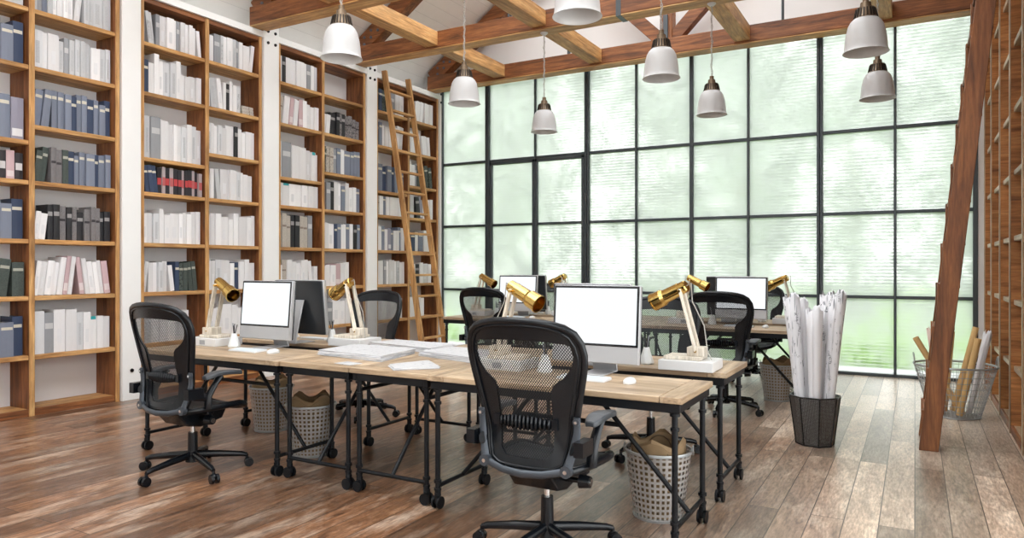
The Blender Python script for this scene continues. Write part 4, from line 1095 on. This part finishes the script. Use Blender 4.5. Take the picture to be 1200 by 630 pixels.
tag(MB().prism([(-3.17,3.36),(-3.02,3.33),(-3.0,3.43),(-3.15,3.46)], DZ+.0005, DZ+.003).build('paper_sheet', M['sheet'], smooth=False), 'small white paper slip in front of the wide paper stack', 'paper')

# ------------------------------------------------------------------ waste baskets
def basket():
    t = empty('waste_basket')
    q = MB(); q.lathe([(.132,.004),(.176,.36)], 48, uv=True); q.build('perforated_side', M['perf'], t, fix=False)
    r = MB(); r.lathe([(.172,.352),(.181,.352),(.183,.36),(.181,.368),(.172,.368)], 48, closed=True); r.build('rim', M['wire'], t)
    MB().lathe([(0,0),(.134,0),(.138,.012),(.130,.016),(0,.008)], 48).build('basket_floor', M['wire'], t)
    b = MB(); n = 32; rg = random.Random(5)
    vs = []
    lv = [(.105,.012,0),(.120,.20,.004),(.150,.345,.006),(.150,.40,.012),(.136,.415,.02)]
    for i, (rr, z, j) in enumerate(lv):
        for k in range(n):
            a = 2*PI*k/n; sq = 1/max(abs(math.cos(a)), abs(math.sin(a)))**.18
            zz = z+(.022*math.cos(4*a+.6) if i >= 3 else 0)+rg.uniform(-j,j)*.4
            vs.append((rr*sq*math.cos(a)*.97, rr*sq*math.sin(a)*.97, zz))
    vs.append((0,0,.012)); fs = [(n*len(lv), (k+1) % n, k) for k in range(n)]
    for i in range(len(lv)-1):
        fs += [(i*n+k, i*n+(k+1) % n, (i+1)*n+(k+1) % n, (i+1)*n+k) for k in range(n)]
    b._add(vs, fs); bo = b.build('paper_bag', M['kraft'], t, fix=False, angle=30)
    h = MB(); h.tube([(.062*math.cos(q), -.128-.006, .335+.07*math.sin(q)) for q in [PI*i/14 for i in range(15)]], .0035, 6)
    h.tube([(.062*math.cos(q), .128+.006, .335+.07*math.sin(q)) for q in [PI*i/14 for i in range(15)]], .0035, 6)
    h.build('bag_handle', M['kraftdark'], bo)
    fl = MB()
    for s in (-1, 1):
        pts = [(s*.178, 0, .366), (s*.205, .0, .385), (s*.20, .0, .345)]
        fl.tube([(s*.183, .022*math.cos(q), .365+.022*math.sin(q)) for q in [2*PI*i/14 for i in range(14)]], .004, 6, closed=True)
    fl.build('basket_ring', M['wire'], t)
    return t
bk0 = basket()
BK = [((-1.215, 3.78), .25, 'perforated metal wastebasket with brown paper bag under the desk of the large chair'), ((-3.80, 3.79), .1, 'perforated metal wastebasket with brown paper bag under the desk by the book wall'),
      ((-4.66, 4.20), .2, 'perforated metal wastebasket partly hidden behind desk legs near the book wall'), ((-1.215, 7.66), -.2, 'perforated wastebasket with brown bag behind the paper roll bin')]
for i, ((x, y), rz, l) in enumerate(BK):
    o = bk0 if i == 0 else dup(bk0)
    o.location = (x, y, 0); o.rotation_euler.z = rz; tag(o, l, 'wastebasket', 'perforated wastebaskets')

# ------------------------------------------------------------------ bins with rolls
def roll_bin(x, y, label):
    t = empty('mesh_bin', (x, y, 0), .3, label, 'bin')
    q = MB(); q.lathe([(.135,.004),(.182,.37)], 8, uv=True); q.build('mesh_side', M['darkmesh'], t, fix=False, smooth=False)
    r = MB()
    pr = [(.182*math.cos(2*PI*k/8), .182*math.sin(2*PI*k/8), .37) for k in range(8)]
    pb = [(.135*math.cos(2*PI*k/8), .135*math.sin(2*PI*k/8), .006) for k in range(8)]
    r.tube(pr, .006, 6, closed=True); r.tube(pb, .006, 6, closed=True)
    for a, b in zip(pr, pb): r.cyl(a, b, .006, n=6)
    r.build('bin_frame', M['bezel'], t)
    MB().lathe([(0,.004),(.134,.004),(.134,.010),(0,.010)], 8).build('bin_floor', M['bezel'], t, smooth=False)
    return t
def paper_roll(base, top, r0, r1, mat, label, cat='paper roll', group=None, turns=1.6, name='paper_roll'):
    base = Vector(base); top = Vector(top); t = empty(name, base, 0, label, cat, group)
    d = (top-base); ln = d.length; d.normalize(); u = d.orthogonal().normalized(); w = d.cross(u)
    q = MB(); nseg = int(22*turns)+2
    def fn(a, b):
        ang = 2*PI*turns*a; rr = (r0+(r1-r0)*b)*(.72+.28*a); zz = ln*b*(1-.03*a*b)+(.016*math.sin(3.1*ang)+.01*math.sin(7*ang+1))*b**6; rr *= 1+.10*math.sin(2.3*ang)*b**3
        return d*zz+u*(rr*math.cos(ang))+w*(rr*math.sin(ang))
    q.grid(fn, nseg, 6, uv=False)
    o = q.build('rolled_sheet', mat, t, fix=False)
    m = o.modifiers.new('Solidify', 'SOLIDIFY'); m.thickness = .0015
    return t
def card_tube(base, top, r, mat, label):
    base = Vector(base); top = Vector(top); t = empty('cardboard_tube', base, 0, label, 'tube')
    d = top-base; ln = d.length; d.normalize(); u = d.orthogonal().normalized(); w = d.cross(u)
    q = MB(); q.M = Matrix((u, w, d)).transposed().to_4x4()
    q.lathe([(r,0),(r,ln),(r-.004,ln),(r-.004,0)], 24, closed=True); q.build('tube_wall', mat, t)
    return t
bxn, byn = -.665, 5.89
roll_bin(bxn, byn, 'dark mesh bin full of white drawing rolls on the open floor')
RL = []
for k, (m, h, l) in enumerate((('plan',1.14,'tall printed drawing roll at the desk side of the dark mesh bin'), ('rollpaper',1.05,'plain white roll in front in the dark mesh bin'),
      ('plan',1.17,'printed drawing roll at the ladder side of the dark mesh bin'), ('plan',1.15,'printed drawing roll standing behind the plain rolls in the dark bin'), ('rollpaper',1.10,'plain white roll at the back of the dark mesh bin'))):
    a = R(-155)+2*PI*k/5; RL.append(((.078*math.cos(a), .078*math.sin(a)), (.175*math.cos(a), .175*math.sin(a)), .035, .062, m, l, h))
RL.append(((0,0), (.01,-.03), .035, .055, 'rollpaper', 'shorter plain white roll at the middle of the dark mesh bin', 1.03))
for a, b, r0, r1, m, l, h in RL: paper_roll((bxn+a[0], byn+a[1], .022), (bxn+b[0], byn+b[1], h), r0, r1, M[m], l, group=None)
# pale rolls by the double door
bx2, by2 = -4.95, 9.2
roll_bin(bx2, by2, 'mesh bin of white rolls between window bench and glass double door')
for i, (a, b, h, l) in enumerate((((-.06,0),(-.12,0),1.16,'white roll in the bin by the glass double door, book wall side'), ((.02,-.05),(.03,-.06),1.2,'white roll in the bin by the double door, middle one'), ((.07,.03),(.13,.03),1.13,'white roll in the bin by the double door, chair side'))):
    paper_roll((bx2+a[0], by2+a[1], .024), (bx2+b[0], by2+b[1], h), .033, .055, M['rollpaper'], l)
# wire basket
wx, wy = .315, 7.62
t = empty('wire_basket', (wx, wy, 0), 0, 'round galvanised wire basket with brown tubes behind the timber ladder', 'basket')
q = MB(); r0, r1, H = .20, .325, .46
for k in range(44):
    a = 2*PI*k/44; q.cyl((r0*math.cos(a), r0*math.sin(a), .01), (r1*math.cos(a), r1*math.sin(a), H), .0026, n=5)
for i in range(9):
    z = .012+(H-.012)*i/8.5; rr = r0+(r1-r0)*z/H
    q.tube([(rr*math.cos(2*PI*k/40), rr*math.sin(2*PI*k/40), z) for k in range(40)], .0028, 5, closed=True)
q.build('wire_side', M['wire'], t)
q = MB(); q.tube([(r1*math.cos(2*PI*k/48), r1*math.sin(2*PI*k/48), H) for k in range(48)], .010, 8, closed=True); q.build('rim', M['wire'], t)
MB().tube([(r0*math.cos(2*PI*k/48), r0*math.sin(2*PI*k/48), .008) for k in range(48)], .007, 8, closed=True).build('base_ring', M['wire'], t)
q = MB()
for k in range(-6, 7):
    h = math.sqrt(max(0, .195**2-(k*.03)**2)); q.cyl((k*.03,-h,.008),(k*.03,h,.008),.0024,n=5); q.cyl((-h,k*.03,.008),(h,k*.03,.008),.0024,n=5)
q.build('wire_floor', M['wire'], t)
for s in (-1, 1):
    q = MB(); q.tube([(s*(r1+.004)*math.cos(.26*math.cos(u)), (r1+.004)*math.sin(.26*math.cos(u))*1., H+.095*math.sin(u)) for u in [PI*i/14 for i in range(15)]], .006, 7); q.build('handle', M['wire'], t)
TB = [((.06,-.05),(-.31,-.19),.71,'tube','brown cardboard tube leaning out of the wire basket on its window side'), ((-.08,.045),(-.02,.08),.76,'tube','upright brown cardboard tube behind the timber ladder in the wire basket'),
      ((-.01,.10),(.17,.13),.80,'tube','brown cardboard tube tilted towards the empty bookcase, rear of two'), ((.03,-.125),(.17,-.15),.72,'tube','brown cardboard tube standing in front in the wire basket')]
for (a, b, h, m, l) in TB: card_tube((wx+a[0], wy+a[1], .03), (wx+b[0], wy+b[1], h), .026, M[m], l)
paper_roll((wx-.10, wy-.025, .03), (wx-.165, wy-.025, .80), .036, .058, M['pinkpaper'], 'pale pinkish paper roll in the wire basket behind the timber ladder')
paper_roll((wx+.11, wy+.02, .03), (wx+.26, wy+.04, .77), .026, .036, M['rollpaper'], 'white paper roll in the wire basket, closest to the empty bookcase')

# ------------------------------------------------------------------ light, camera
wd = bpy.data.worlds.new('World'); bpy.context.scene.world = wd; wd.use_nodes = True
nt = wd.node_tree; nt.nodes.clear()
out = nt.nodes.new('ShaderNodeOutputWorld'); bg = N(nt, 'Background', Strength=1.0)
tc = N(nt, 'TexCoord'); sp = N(nt, 'SeparateXYZ'); L(nt, tc.outputs['Generated'], sp.inputs[0])
cr = N(nt, 'ValToRGB'); e = cr.color_ramp.elements
e[0].position = .0; e[0].color = (1., 1., 1., 1); e[1].position = 1.; e[1].color = (.95, .98, 1., 1)
L(nt, sp.outputs[2], cr.inputs[0]); L(nt, cr.outputs[0], bg.inputs['Color']); L(nt, bg.outputs[0], out.inputs[0])
bg.inputs['Strength'].default_value = 5.2
cam = bpy.data.cameras.new('camera'); co = bpy.data.objects.new('camera', cam); C.objects.link(co)
co.location = (0, 0, 1.35); co.rotation_euler = (PI/2, 0, TH0)
cam.sensor_width = 36; cam.lens = FF/1200*36; cam.shift_y = -(315-FHY)/1200; cam.clip_start = .05; cam.clip_end = 200
bpy.context.scene.camera = co
sc = bpy.context.scene
sc.view_settings.view_transform = 'Standard'; sc.view_settings.look = 'None'; sc.view_settings.gamma = 1; sc.view_settings.exposure = 0.10
sc.view_settings.use_curve_mapping = False
sc.cycles.max_bounces = 10; sc.cycles.diffuse_bounces = 5; sc.cycles.transparent_max_bounces = 24; sc.cycles.sample_clamp_indirect = 6
sc.cycles.use_denoising = True
